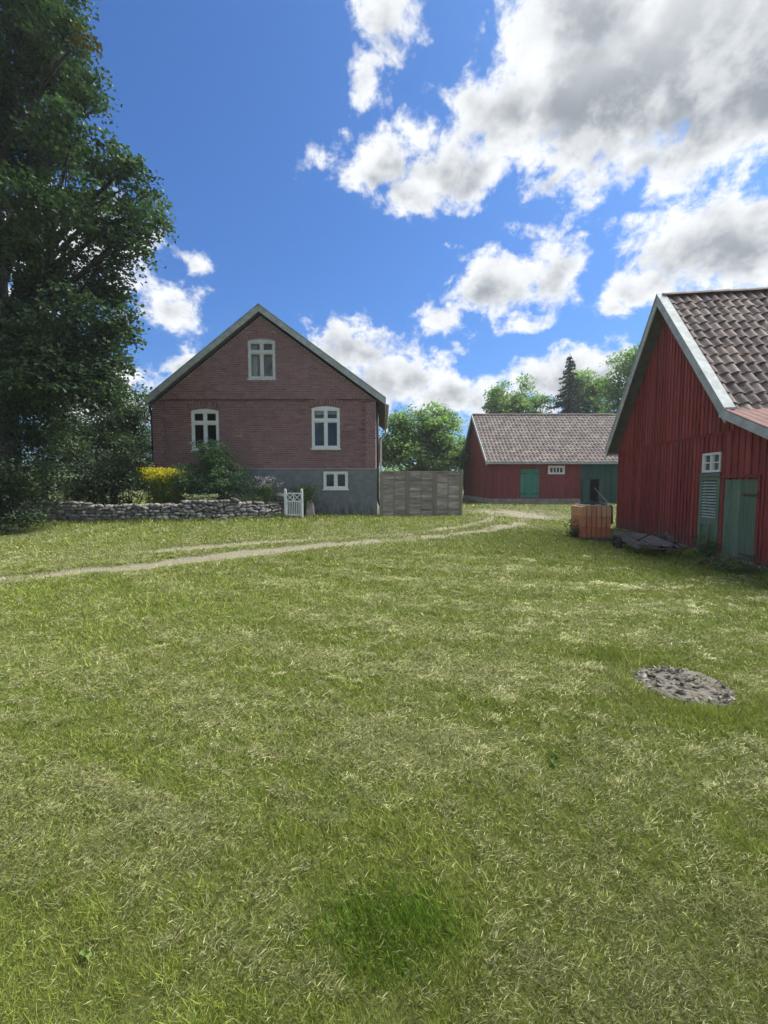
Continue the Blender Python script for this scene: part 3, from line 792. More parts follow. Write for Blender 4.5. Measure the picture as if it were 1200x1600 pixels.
# roof of the barn
OV = 0.36
w = MB()
for xa, xb in ((-0.12, AX), (AX, 6.28)):
    w.prism([(xa, b_line(xa) - 0.13), (xb, b_line(xb) - 0.13), (xb, b_line(xb) - 0.05), (xa, b_line(xa) - 0.05)], -OV, 14.3)
broof = w.build('roof', M['soffit'], barn)
ang = math.atan(SL); tv, tf = pantile(seg=8)
tvar = []
for k in range(6):
    q = MB(); q.add(tv, tf, None, (k + 0.5) / 6); tvar.append(q.mesh('roof_tile', M['rooftile'], True))
resttiles = MB(); nt = 0
ln = (6.30 - AX) / math.cos(ang); rows_ = 14; ex = ln / rows_
for side in (1, -1):
    for r in range(rows_):
        for c in range(int((14.2 + OV) / 0.215)):
            d = r * ex + 0.01
            yy = -OV + 0.14 + c * 0.215; sag_ = 0.035 * math.sin(yy * 0.9 + r * 0.35) + 0.02 * math.sin(yy * 2.3 + 1)
            Mx = slope_matrix(AX + side * d * math.cos(ang), yy, AZ - 0.03 - d * math.sin(ang) + sag_ * 0.5, ang, side) @ Matrix.Rotation(R.gauss(0, 0.03), 4, 'Z') @ Matrix.Translation((R.gauss(0, 0.006), abs(R.gauss(0, 0.012)), R.uniform(0, 0.010)))
            if side == 1 and nt < 290 and yy < 0.9 + 2.6 * (1 - r / rows_) + 0.6:
                o = link_mesh('roof_tile', tvar[R.randrange(6)], broof); o.matrix_local = Mx; nt += 1
            else: resttiles.add(tv, tf, Mx, R.random())
o = resttiles.build('tile_field', M['rooftile'], broof, True); o['kind'] = 'stuff'
rv = []; rf = []; n = 8
for k in range(n + 1):
    t_ = math.pi * (0.06 + 0.88 * k / n); rv += [(0.125 * math.cos(t_), 0, 0.10 * math.sin(t_)), (0.14 * math.cos(t_), 0.42, 0.115 * math.sin(t_)), (0.125 * math.cos(t_), 0.42, 0.098 * math.sin(t_))]
for k in range(n): rf += [(3 * k, 3 * k + 3, 3 * k + 4, 3 * k + 1), (3 * k + 1, 3 * k + 4, 3 * k + 5, 3 * k + 2)]
q = MB(); q.add(rv, rf); rme = q.mesh('ridge_tile', M['rooftile'], True)
for k in range(37):
    o = link_mesh('ridge_tile', rme, broof); o.location = (AX, -OV + 0.08 + (36 - k) * 0.385, AZ - 0.035 + R.uniform(-0.004, 0.006)); o.rotation_euler = (R.uniform(-0.01, 0.01), 0, 0)
for xa, xb, nm in ((-0.14, AX, 'barge_board'), (AX, 6.30, 'barge_board')):
    w = MB(); w.prism([(xa, b_line(xa) - 0.24), (xb, b_line(xb) - 0.24), (xb, b_line(xb) + 0.03), (xa, b_line(xa) + 0.03)], -OV - 0.03, -OV - 0.002, tint=0.4); w.build(nm, M['barge'], broof)
    w = MB(); w.prism([(xa, b_line(xa) + 0.035), (xb, b_line(xb) + 0.035), (xb, b_line(xb) + 0.075), (xa, b_line(xa) + 0.075)], -OV - 0.05, -OV + 0.16, tint=0.8); w.build('verge_board', M['barge'], broof)
w = MB(); w.box(-0.14, -0.11, -OV, 14.3, b_line(-0.14) - 0.16, b_line(-0.14) - 0.02); w.build('fascia', M['barge'], broof)
# lean-to roof of corrugated sheets
w = MB(); w.prism([(6.06, lean(6.06) - 0.12), (8.62, lean(8.62) - 0.12), (8.62, lean(8.62) - 0.03), (6.06, lean(6.06) - 0.03)], -OV + 0.002, 14)
lroof = w.build('lean_to_roof', M['soffit'], barn)
w = MB(); w.prism([(6.10, lean(6.10) - 0.17), (8.64, lean(8.64) - 0.17), (8.64, lean(8.64) + 0.01), (6.10, lean(6.10) + 0.01)], -OV - 0.028, -OV, tint=0.6); w.build('barge_board', M['barge'], lroof)
for k in range(14):
    n = 26; y0 = -OV - 0.03 + k * 1.0; vs_ = []
    for i in range(n + 1):
        yy = y0 + 1.02 * i / n; dz = 0.016 * math.sin(i * math.pi / 2 + k) + 0.02 + (k % 2) * 0.004
        vs_ += [(6.05, yy, lean(6.05) + dz + 0.01), (8.68, yy, lean(8.68) + dz + 0.01)]
    q = MB(); q.add(vs_, [(2 * i, 2 * i + 1, 2 * i + 3, 2 * i + 2) for i in range(n)]); q.build('roof_sheet', M['redmetal'], lroof, True)

# ---------------------------------------------------------------- far barn across the yard
FX, FY = 6.5, 26.8
fb = empty('barn', (FX, FY, 0.0))
tag(fb, 'long low red barn across the yard with mint green door and grey tile roof', 'barn')
FL, FD = 15.0, 8.6
EZ, RZ = 3.10, 6.34
fw_ = MB()
DRF = (1.88, 3.02, 0.66, 2.41); WNF = (3.54, 4.57, 2.10, 2.62); OPN = (6.04, 6.74, 0.2, 1.79)
wall_with_openings(fw_, 0, FL, 0.58, lambda x: EZ, [DRF, WNF, OPN], 0.0, 0.12)
fw_.box(FL - 0.12, FL, 0.12, FD, 0.58, EZ); fw_.box(0, FL, FD - 0.12, FD, 0.58, EZ)
# left gable in the y-z plane
Mg = Matrix(((0, 1, 0, 0), (1, 0, 0, 0), (0, 0, 1, 0), (0, 0, 0, 1)))
fw_.prism([(0.0, 0.58), (FD, 0.58), (FD, EZ), (FD / 2, RZ - 0.1), (0.0, EZ)], 0.0, 0.1, Mg)
fwall = fw_.build('wall', M['falu_far'], fb)
q = MB()
def far_board(a, b, z0, z1, y=0.0): q.box(a + 0.004, b - 0.004, y - 0.022 + R.uniform(-0.004, 0.004), y - 0.001, z0, z1, tint=R.random())
x = 0.0
while x < 5.56:
    a, b = x, min(x + 0.165, 5.56)
    segs_ = [(0.6, EZ - 0.005)]
    for h in (DRF, WNF):
        if a < h[1] and b > h[0]:
            segs_ = [s2 for s1 in segs_ for s2 in ((s1[0], h[2]), (h[3], s1[1])) if s2[1] - s2[0] > 0.05]
    for s0, s1 in segs_: far_board(a, b, s0, s1)
    x += 0.165
o = q.build('board_cladding', M['falu_far'], fwall); o['kind'] = 'stuff'
q = MB(); yv = 0.0
while yv < FD - 0.01:
    b = min(yv + 0.165, FD); zt = lambda yy: RZ - 0.12 - abs(yy - FD / 2) * (RZ - EZ) / (FD / 2)
    for (z0, zz0, zz1, ox) in ((0.6, 2.58, 2.58, 0.022), (2.60, zt(yv), zt(b), 0.038)):
        if min(zz0, zz1) - z0 < 0.02: continue
        q.prism([(yv + 0.004, z0), (b - 0.004, z0), (b - 0.004, zz1), (yv + 0.004, zz0)], -ox + R.uniform(-0.004, 0.004), -0.001, Mg, tint=R.random())
    yv += 0.165
o = q.build('gable_cladding', M['falu_far'], fwall); o['kind'] = 'stuff'
# dark green section of the wall
q = MB(); x = 5.58
while x < FL - 0.01:
    b = min(x + 0.18, FL)
    if b > OPN[0] and x < OPN[1]:
        q.box(max(x, 5.58) + 0.003, b - 0.003, -0.028, -0.001, OPN[3] + 0.01, EZ - 0.005, tint=R.random())
        if x < OPN[0] - 0.02: q.box(x + 0.003, OPN[0], -0.028, -0.001, 0.2, OPN[3] + 0.005, tint=R.random())
        if b > OPN[1] + 0.02: q.box(OPN[1], b - 0.003, -0.028, -0.001, 0.2, OPN[3] + 0.005, tint=R.random())
    else: q.box(x + 0.003, b - 0.003, -0.028, -0.001, 0.2, EZ - 0.005, tint=R.random())
    x += 0.18
o = q.build('green_cladding', M['greendark'], fwall); o['kind'] = 'stuff'
w = MB(); w.box(-0.06, 5.56, -0.10, FD + 0.05, -0.3, 0.60); w.box(5.56, FL, -0.04, FD, -0.3, 0.19); w.build('footing', M['stonebase'], fb)
w = MB(); w.box(OPN[0] - 2.5, OPN[1] + 2.5, 1.6, 1.7, 0.19, 3.2); w.box(OPN[0] - 0.7, OPN[0] - 0.6, 0.13, 1.6, 0.19, 3.0); w.box(OPN[1] + 0.6, OPN[1] + 0.7, 0.13, 1.6, 0.19, 3.0); w.box(OPN[0] - 0.6, OPN[1] + 0.6, 0.13, 1.6, 0.195, 0.21); w.build('interior_wall', M['dark'], fb)  # near-black box added behind the opening to keep it dark
d_ = MB(); d_.box(DRF[0], DRF[1], -0.005, 0.03, DRF[2], DRF[3]); fd = d_.build('door', M['greenfar'], fb)
for k in range(7):
    ww = (DRF[1] - DRF[0]) / 7; q = MB(); q.box(DRF[0] + k * ww + 0.005, DRF[0] + (k + 1) * ww - 0.005, -0.035, -0.006, DRF[2] + 0.01, DRF[3] - 0.01); q.build('plank', M['greenfar'], fd)
for zz in (DRF[2] + 0.22, DRF[3] - 0.30):
    for xx in (DRF[0], DRF[1] - 0.40):
        q = MB(); q.box(xx, xx + 0.40, -0.052, -0.036, zz, zz + 0.06); q.build('hinge', M['greendark'], fd)
w = MB(); a, b, c, d = WNF
w.box(a, b, -0.06, 0.02, c, c + 0.11); w.box(a, b, -0.06, 0.02, d - 0.13, d); w.box(a, a + 0.13, -0.06, 0.02, c + 0.11, d - 0.13); w.box(b - 0.13, b, -0.06, 0.02, c + 0.11, d - 0.13)
fwn = w.build('window', M['white'], fb)
for k in range(3):
    xx = a + 0.13 + (b - a - 0.26) * (k + 1) / 4; q = MB(); q.box(xx - 0.028, xx + 0.028, -0.05, 0.0, c + 0.11, d - 0.13); q.build('glazing_bar', M['white'], fwn)
for k in range(4):
    wd = (b - a - 0.26) / 4; xx = a + 0.13 + wd * k; q = MB(); q.box(xx + 0.028, xx + wd - 0.028, -0.012, -0.008, c + 0.11, d - 0.13); q.build('pane', M['glass'], fwn)
q = MB(); q.box(a, b, 0.05, 0.06, c, d); q.build('backing', M['dark'], fwn)
# half open leaf beside the dark opening
od = MB(); od.box(0, 0.52, -0.02, 0.02, 0.25, 1.76); odo = od.build('open_door', M['greendark'], fb); odo.location = (5.64, -0.12, 0.0); odo.rotation_euler = (0, 0, math.radians(12))
for k in range(4):
    q = MB(); q.box(0.13 * k + 0.004, 0.13 * k + 0.126, -0.036, -0.021, 0.26, 1.75, tint=R.random()); q.build('plank', M['greendark'], odo)
# roof
fslope = (RZ - EZ) / (FD / 2); fang = math.atan(fslope)
w = MB(); OVF = 0.35
f_line = lambda yy: RZ - abs(yy - FD / 2) * fslope
for ya, yb in ((-OVF, FD / 2), (FD / 2, FD + OVF)):
    w.prism([(ya, f_line(ya) - 0.10), (yb, f_line(yb) - 0.10), (yb, f_line(yb) - 0.02), (ya, f_line(ya) - 0.02)], -0.28, FL + 0.3, Mg)
froof = w.build('roof', M['soffit'], fb)
tiles = MB(); tv2, tf2 = pantile(w=0.24, amp=0.026, seg=5, lift=0.034)
ln = (FD / 2 + OVF) / math.cos(fang); rows_ = int(ln / 0.345)
for r in range(rows_ + 1):
    d = min(r * 0.345, ln - 0.36); ca, sa = math.cos(fang), math.sin(fang)
    for c in range(int((FL + 0.55) / 0.235)):
        yy = FD / 2 - d * ca; zz = RZ + 0.005 - d * sa
        s_ = Vector((0, -ca, -sa)); nn = Vector((0, -sa, ca)); xx = s_.cross(nn)
        Mx = Matrix(((xx.x, s_.x, nn.x, -0.1 + c * 0.235), (xx.y, s_.y, nn.y, yy), (xx.z, s_.z, nn.z, zz), (0, 0, 0, 1))) @ Matrix.Translation((0, R.gauss(0, 0.008), R.uniform(0, 0.012)))
        tiles.add(tv2, tf2, Mx, R.random())
o = tiles.build('roof_tiles', M['rooftile_far'], froof); o['kind'] = 'stuff'
rt = MB(); rt.tube([(-0.25 + 0.5 * k, FD / 2, RZ + 0.0 + R.uniform(-0.012, 0.012)) for k in range(32)], 0.12, 8); rt.build('ridge_cap', M['rooftile_far'], froof)
for ya, yb in ((-OVF - 0.02, FD / 2), (FD / 2, FD + OVF)):
    w = MB(); w.prism([(ya, f_line(ya) - 0.20), (yb, f_line(yb) - 0.20), (yb, f_line(yb) + 0.07), (ya, f_line(ya) + 0.07)], -0.33, -0.285, Mg, tint=0.9); w.build('barge_board', M['barge'], froof)
w = MB(); w.box(-0.28, FL + 0.3, -OVF - 0.03, -OVF, f_line(-OVF) - 0.13, f_line(-OVF) - 0.01); w.build('fascia', M['barge'], froof)
w = MB(); w.tube([(0, 0, 0), (-0.5, 0.80, 0.95)], 0.028, 7)
pole = w.build('wooden_pole', M['greydown']); pole.location = (13.4, 25.93, gz(13.4, 25.93))
tag(pole, 'pale wooden pole leaning against the dark green barn wall', 'pole')

# ---------------------------------------------------------------- screen fence beside the house
fence = empty('wooden_fence', (-0.12, 16.35, 0.28))
tag(fence, 'weathered grey wooden screen fence of three lapped panels beside the house', 'fence')
FH = 1.72
px = [0.0, 1.0, 2.02, 3.02]
for k, x in enumerate(px):
    w = MB(); w.box(x - 0.04, x + 0.04, -0.045, 0.045, -0.35, FH + (0.04 if k == 3 else 0.0)); w.build('post', M['fencepost'], fence, bevel=0.006)
for k in range(3):
    x0, x1 = px[k] + 0.045, px[k + 1] - 0.045
    n = 19; pitch = (FH - 0.10) / n
    for i in range(n):
        zz = 0.06 + i * pitch; q = MB(); sag = R.gauss(0, 0.006); fl = (-1) ** i * 0.012
        v = [(x0, -0.012 + fl, zz + sag), ((x0 + x1) / 2, -0.018 - fl, zz - sag), (x1, -0.012 + fl, zz + R.gauss(0, 0.005))]
        for (p0, p1) in ((v[0], v[1]), (v[1], v[2])):
            q.add([p0, p1, (p1[0], p1[1] - 0.016, p1[2]), (p0[0], p0[1] - 0.016, p0[2]),
                   (p0[0], p0[1] + 0.014, p0[2] + pitch + 0.012), (p1[0], p1[1] + 0.014, p1[2] + pitch + 0.012),
                   (p1[0], p1[1] - 0.002, p1[2] + pitch + 0.012), (p0[0], p0[1] - 0.002, p0[2] + pitch + 0.012)],
                  [(3, 2, 6, 7), (1, 0, 4, 5), (7, 6, 5, 4), (0, 1, 2, 3), (0, 3, 7, 4), (2, 1, 5, 6)], None, R.random())
        q.build('slat', M['fence'], fence)
    for xx in (x0, x1 - 0.045, (x0 + x1) / 2 - 0.02):
        q = MB(); q.box(xx, xx + 0.04, -0.062, -0.044, 0.03, FH - 0.01, tint=R.random()); q.build('cover_strip', M['fencepost'], fence)
    q = MB(); q.box(x0, x1, -0.05, 0.03, FH - 0.03, FH + 0.0); q.build('top_rail', M['fence'], fence)
w = MB(); w.box(2.0, 2.06, -0.06, 0.06, -0.2, 0.06); w.build('post_shoe', M['white'], fence)

# ---------------------------------------------------------------- garden gate
GXg, GYg = -3.50, 15.45
gg = empty('garden_gate', (GXg, GYg, gz(GXg + 0.3, GYg)), math.radians(-6))
tag(gg, 'small white picket gate with crossed top panels at the end of the stone wall', 'gate')
for x in (0.0, 0.60):
    w = MB(); w.box(x - 0.035, x + 0.035, -0.035, 0.035, -0.2, 0.98); w.add([(x - 0.035, -0.035, 0.98), (x + 0.035, -0.035, 0.98), (x + 0.035, 0.035, 0.98), (x - 0.035, 0.035, 0.98), (x, 0, 1.02)], [(0, 1, 4), (1, 2, 4), (2, 3, 4), (3, 0, 4)]); w.build('post', M['white'], gg)
for zz in (0.06, 0.54, 0.82):
    w = MB(); w.box(0.035, 0.565, -0.02, 0.02, zz, zz + 0.05); w.build('rail', M['white'], gg)
for k in range(8):
    w = MB(); x = 0.06 + k * 0.0655; w.box(x, x + 0.032, -0.034, -0.021, 0.05, 0.545); w.build('picket', M['white'], gg)
for x0 in (0.05, 0.31):
    for s_ in (0, 1):
        w = MB(); w.bar((x0, -0.012 - 0.006 * s_, 0.59 + 0.23 * s_), (x0 + 0.24, -0.012 - 0.006 * s_, 0.82 - 0.23 * s_), 0.012, 0.03, up=(0, 0, 1)); w.build('cross_brace', M['white'], gg)
w = MB(); w.box(0.285, 0.315, -0.03, 0.01, 0.55, 0.86); w.build('centre_stile', M['white'], gg)

# ---------------------------------------------------------------- dry stone wall
def stone_mesh(seed):
    rr = random.Random(seed); bm = bmesh.new(); bmesh.ops.create_cube(bm, size=1.0)
    bmesh.ops.subdivide_edges(bm, edges=bm.edges[:], cuts=1, use_grid_fill=True)
    for v in bm.verts:
        l = v.co.length; v.co *= (0.56 / l) * 0.75 + 0.25; v.co += Vector((rr.uniform(-.07, .07), rr.uniform(-.07, .07), rr.uniform(-.06, .06)))
    me = bpy.data.meshes.new('stone'); bm.to_mesh(me); bm.free()
    a = me.attributes.new('tint', 'FLOAT', 'POINT'); a.data.foreach_set('value', np.full(len(me.vertices), rr.random(), dtype=np.float32))
    me.materials.append(M['stone']); return me
SM = [stone_mesh(100 + k) for k in range(14)]
WP = [(-11.6, 13.75), (-10.3, 13.75), (-8.0, 13.85), (-6.2, 14.25), (-4.8, 14.65), (-4.15, 15.05), (-3.80, 15.55)]
def wp_at(s):
    for (ax, ay), (bx, by) in zip(WP[:-1], WP[1:]):
        L = math.hypot(bx - ax, by - ay)
        if s <= L: return ax + (bx - ax) * s / L, ay + (by - ay) * s / L, math.atan2(by - ay, bx - ax)
        s -= L
    return WP[-1][0], WP[-1][1], math.atan2(WP[-1][1] - WP[-2][1], WP[-1][0] - WP[-2][0])
WLEN = sum(math.hypot(b[0] - a[0], b[1] - a[1]) for a, b in zip(WP[:-1], WP[1:]))
sw_ = empty('stone_wall', (WP[2][0], WP[2][1], 0.25)); tag(sw_, 'low grey dry stone wall in front of the garden', 'wall')
core = MB()
ns = 40
for k in range(ns):
    x, y, a = wp_at(WLEN * k / ns); x2, y2, _ = wp_at(WLEN * (k + 1) / ns)
    core.bar((x - sw_.location.x, y + 0.14 - sw_.location.y, gz(x, y) + 0.22 - 0.25), (x2 - sw_.location.x, y2 + 0.14 - sw_.location.y, gz(x2, y2) + 0.22 - 0.25), 0.26, 0.62)
core.build('earth_core', M['earth'], sw_)
nst = 0; far_stones = MB()
def put_stone(x, y, z, sx, sy, sz, rz, single):
    global nst
    k = R.randrange(14); L_ = Vector((x - sw_.location.x, y - sw_.location.y, z - 0.25)); E_ = (R.gauss(0, 0.14), R.gauss(0, 0.18), rz + R.gauss(0, 0.12))
    if single and nst < 295:
        o = link_mesh('stone', SM[k], sw_); o.location = L_; o.scale = (sx, sy, sz); o.rotation_euler = E_; nst += 1
    else:
        from mathutils import Euler
        far_stones.add([v.co for v in SM[k].vertices], [tuple(p.vertices) for p in SM[k].polygons], Matrix.LocRotScale(L_, Euler(E_), Vector((sx, sy, sz))), R.random())
rowz = 0.0; ri = 0
while rowz < 0.66:
    s = R.uniform(0, 0.1)
    hh = R.uniform(0.085, 0.125)
    while s < WLEN:
        wd = R.uniform(0.09, 0.22) if R.random() < 0.85 else R.uniform(0.22, 0.32); x, y, a = wp_at(s + wd / 2)
        Ht = 0.60 + 0.08 * math.sin(s * 1.3) - 0.14 * max(0.0, (s - 6.0) / 3)
        if rowz + hh * 0.4 < Ht:
            put_stone(x + R.gauss(0, 0.01), y + R.uniform(-0.035, 0.035), gz(x, y) + rowz + hh / 2 + R.uniform(-0.02, 0.02), wd * 1.05, 0.22, hh * R.uniform(0.85, 1.30), a, s > 3.6)
        s += wd * 1.0
    rowz += hh * 0.97; ri += 1
o = far_stones.build('stone_courses', M['stone'], sw_); o['kind'] = 'stuff'
# loose flat stones by the gate and the leaning slab
pr = empty('stone_pier', (-3.78, 16.0, gz(-3.78, 16.0))); tag(pr, 'short pier of flat stones behind the hinge side of the white gate', 'stone pier')
zz = 0.0
for k in range(6):
    o = link_mesh('stone', SM[k], pr); o.location = (R.gauss(0, 0.02), R.gauss(0, 0.02), zz + 0.07); o.scale = (0.46, 0.4, 0.17); o.rotation_euler = (0, 0, R.uniform(-0.5, 0.5)); zz += 0.125
sb = empty('stone_slab', (-2.72, 15.85, gz(-2.72, 15.85))); tag(sb, 'pale stone slab leaning beside the latch side of the white gate', 'stone')
w = MB(); w.prism([(-0.14, -0.1), (0.2, -0.1), (0.14, 0.42), (0.05, 0.60), (-0.12, 0.58)], -0.07, 0.07, Matrix.Rotation(math.radians(-14), 4, 'X')); w.build('slab', M['stonebase'], sb, bevel=0.02)

# ---------------------------------------------------------------- stack of clay tiles on a pallet
st = empty('tile_stack', (5.25, 11.5, gz(5.5, 11.7) - 0.02)); tag(st, 'stack of upright orange clay tiles on a pallet by the barn corner', 'tile stack')
for y in (0.0, 0.31, 0.62):
    w = MB(); w.box(0, 0.80, y, y + 0.09, 0.0, 0.07); w.build('pallet_bearer', M['cartwood'], st)
for k in range(5):
    w = MB(); w.box(k * 0.165, k * 0.165 + 0.12, 0, 0.71, 0.071, 0.09); w.build('pallet_board', M['cartwood'], st)
for layer in range(3):
    for row_ in range(2):
        for k in range(6):
            w = MB(); wd = 0.131; x0 = 0.006 + k * wd + R.uniform(-0.004, 0.004); y0 = 0.0 + row_ * 0.355 + R.uniform(-0.008, 0.008) + layer * 0.006
            w.prism([(x0, 0), (x0 + wd - 0.016, 0), (x0 + wd - 0.016, 0.262), (x0 + (wd - 0.01) * 0.7, 0.276), (x0 + (wd - 0.01) * 0.3, 0.276), (x0, 0.262)], y0, y0 + 0.345, Matrix.Translation((0, 0, 0.092 + layer * 0.278)), tint=0.05 + 0.36 * layer + 0.22 * R.random())
            w.build('clay_tile', M['clay'], st, bevel=0.006)
# black sheet with pale edging thrown over the stack
TS = MB(); nu, nv = 14, 10; ov = []
for j in range(nv + 1):
    for i in range(nu + 1):
        u, v = i / nu, j / nv
        x = 0.10 + 0.80 * u; y = 0.06 + 0.62 * v
        z = 0.09 + 3 * 0.278 + 0.018 + 0.17 * math.sin(math.pi * v) * math.sin(math.pi * min(1.0, u * 1.05)) * (0.65 + 0.35 * math.sin(5.3 * u + 1)) + 0.012 * math.sin(23 * u) + 0.012 * math.sin(17 * v + 2)
        if u > 0.92: z -= (u - 0.92) * 6.0; x = 0.836 + (u - 0.92) * 0.25
        ov.append((x, y, z))
TS.add(ov, [(j * (nu + 1) + i, j * (nu + 1) + i + 1, (j + 1) * (nu + 1) + i + 1, (j + 1) * (nu + 1) + i) for j in range(nv) for i in range(nu)])
tarp = empty('tarpaulin', (5.25, 11.5, st.location.z)); tag(tarp, 'black plastic sheet with white beaded edge lying on the orange tile stack', 'tarpaulin')
TS.build('sheet', M['black'], tarp, True)
w = MB()
for i in range(16):
    u0 = 0.09 + 0.70 * i / 16; w.box(u0, u0 + 0.024, 0.045, 0.068, 0.09 + 3 * 0.278 + 0.016, 0.09 + 3 * 0.278 + 0.04 + 0.01 * math.sin(i))
    if i < 10: w.box(0.085, 0.108, 0.07 + i * 0.06, 0.07 + i * 0.06 + 0.03, 0.09 + 3 * 0.278 + 0.016, 0.09 + 3 * 0.278 + 0.045)
o = w.build('beaded_edge', M['white'], tarp); o['kind'] = 'stuff'
# ---------------------------------------------------------------- old flat cart by the barn wall
ct = empty('cart', (6.02, 9.95, gz(6.0, 9.9)), math.radians(82)); tag(ct, 'rotten flat wooden cart with rusty drawbar against the red barn wall', 'cart')
# local x runs along the barn wall (away from the viewer), y points away from the wall
deck = MB(); deck.bar((-0.62, 0.40, 0.20), (0.66, 0.44, 0.33), 0.07, 0.09); deck.bar((-0.62, -0.40, 0.16), (0.66, -0.40, 0.25), 0.07, 0.09)
dk = deck.build('chassis', M['cartwood'], ct)
for k in range(7):
    y0 = -0.44 + k * 0.128; q = MB(); q.bar((-0.66 + R.uniform(-0.05, 0.05), y0 + 0.055, 0.205 + 0.045 * k / 6 + R.uniform(0, 0.01)), (0.70 + R.uniform(-0.05, 0.04), y0 + 0.055, 0.315 + 0.075 * k / 6), 0.088, 0.028, R.random()); q.build('plank', M['cartwood'], ct)
for y in (0.50, -0.50):
    wl = MB(); n = 18; c0 = Vector((0.30, y, 0.17)); prof = [(0.10, -0.045), (0.165, -0.05), (0.185, -0.025), (0.185, 0.025), (0.165, 0.05), (0.10, 0.045)]
    vs_ = [(c0.x + r_ * math.cos(2 * math.pi * i / n), y + yy, c0.z + r_ * math.sin(2 * math.pi * i / n)) for i in range(n) for r_, yy in prof]
    k6 = len(prof); wl.add(vs_, [(i * k6 + j, i * k6 + (j + 1) % k6, ((i + 1) % n) * k6 + (j + 1) % k6, ((i + 1) % n) * k6 + j) for i in range(n) for j in range(k6)])
    tyre = wl.build('tyre', M['rubber'], ct, True)
    hb = MB(); hb.tube([(0.30, y - 0.03, 0.17), (0.30, y + 0.03, 0.17)], 0.099, 14); hb.tube([(0.30, y - 0.06, 0.17), (0.30, y + 0.07, 0.17)], 0.03, 8); hb.build('rim', M['iron'], tyre)
ax_ = MB(); ax_.tube([(0.30, -0.5, 0.17), (0.30, 0.5, 0.17)], 0.022, 8); ax_.build('axle', M['iron'], ct)
for pts in ([(-0.30, 0.38, 0.26), (-0.55, 0.10, 0.50), (-0.72, -0.05, 0.50), (-1.02, -0.30, 0.24)], [(-0.30, -0.40, 0.22), (-0.75, -0.40, 0.36), (-1.02, -0.30, 0.24), (-1.25, -0.62, 0.38)], [(-0.66, 0.36, 0.18), (-1.02, -0.30, 0.20)], [(-0.6, -0.3, 0.24), (-0.95, 0.0, 0.12)]):
    q = MB(); q.tube(pts, 0.017, 7); q.build('drawbar_rod', M['iron'], ct, True)
# scrap boards on the ground behind the cart
for k, (x, y, rz, L) in enumerate(((6.45, 11.15, 1.9, 0.7), (6.75, 10.75, 2.2, 0.8))):
    q = MB(); q.box(-L / 2, L / 2, -0.06, 0.06, 0.0, 0.025); o = q.build('scrap_board', M['cartwood']); o.location = (x, y, gz(x, y) + 0.01); o.rotation_euler = (0, -0.06, rz)
    tag(o, ['grey scrap board on the grass between tile stack and cart', 'grey scrap board lying against the barn foot behind the cart'][k], 'board')

# ---------------------------------------------------------------- concrete well cover in the lawn
WX, WY, WR = 2.27, 3.22, 0.32
wz = gz(WX, WY)
wc = empty('well_cover', (WX, WY, wz)); tag(wc, 'round cracked concrete well cover strewn with dead leaves in the lawn', 'well cover')
bm = bmesh.new(); n = 48; rings = [0.0, 0.10, 0.18, 0.24, 0.275, 0.295, WR, WR + 0.005]; vv = []
for ri_, r_ in enumerate(rings):
    ring = []
    for i in range(n if ri_ else 1):
        a = 2 * math.pi * i / n; rj = r_ * (1 + 0.025 * math.sin(3 * a + 1) + 0.012 * math.sin(11 * a)) if ri_ > 3 else r_
        x, y = rj * math.cos(a), rj * math.sin(a)
        z = 0.012 + 0.016 * (float(vnoise(x, y, 0.07, 31)) - 0.5) + 0.01 * (float(vnoise(x, y, 0.2, 32)) - 0.5)
        if ri_ in (4, 5): z += 0.018 * (0.6 + 0.6 * math.sin(2 * a + 0.4))
        if ri_ == len(rings) - 1: z = -0.08
        ring.append(bm.verts.new((x, y, z)))
    vv.append(ring)
for i in range(n):
    bm.faces.new((vv[0][0], vv[1][i], vv[1][(i + 1) % n]))
for a, b in zip(vv[1:-1], vv[2:]):
    for i in range(n): bm.faces.new((a[i], b[i], b[(i + 1) % n], a[(i + 1) % n]))
me = bpy.data.meshes.new('slab'); bm.to_mesh(me); bm.free(); me.polygons.foreach_set('use_smooth', [True] * len(me.polygons))
link_mesh('slab', me, wc, M['concrete'])
CM = []
for k in range(6): c_ = SM[k].copy(); c_.materials.clear(); c_.materials.append(M['concrete']); CM.append(c_)
for k in range(7):           # broken crust pieces
    a, r_ = R.uniform(0, 6.28), WR * 0.9 * math.sqrt(R.random()); o = link_mesh('crust_piece', CM[R.randrange(6)], wc)
    o.location = (r_ * math.cos(a), r_ * math.sin(a), 0.018); s_ = R.uniform(0.03, 0.09); o.scale = (s_, s_ * R.uniform(0.5, 1), 0.014); o.rotation_euler = (R.gauss(0, .15), R.gauss(0, .15), R.uniform(0, 6))


# ---------------------------------------------------------------- foliage helpers
def rot_basis(nrm, spin):
    """per-leaf frames from normals (N,3) and spin angles"""
    ref = np.where(np.abs(nrm[:, 2:3]) < 0.9, np.array([[0, 0, 1.0]]), np.array([[1.0, 0, 0]]))
    a = np.cross(ref, nrm); a /= np.linalg.norm(a, axis=1, keepdims=True); b = np.cross(nrm, a)
    c, s_ = np.cos(spin)[:, None], np.sin(spin)[:, None]
    return a * c + b * s_, b * c - a * s_


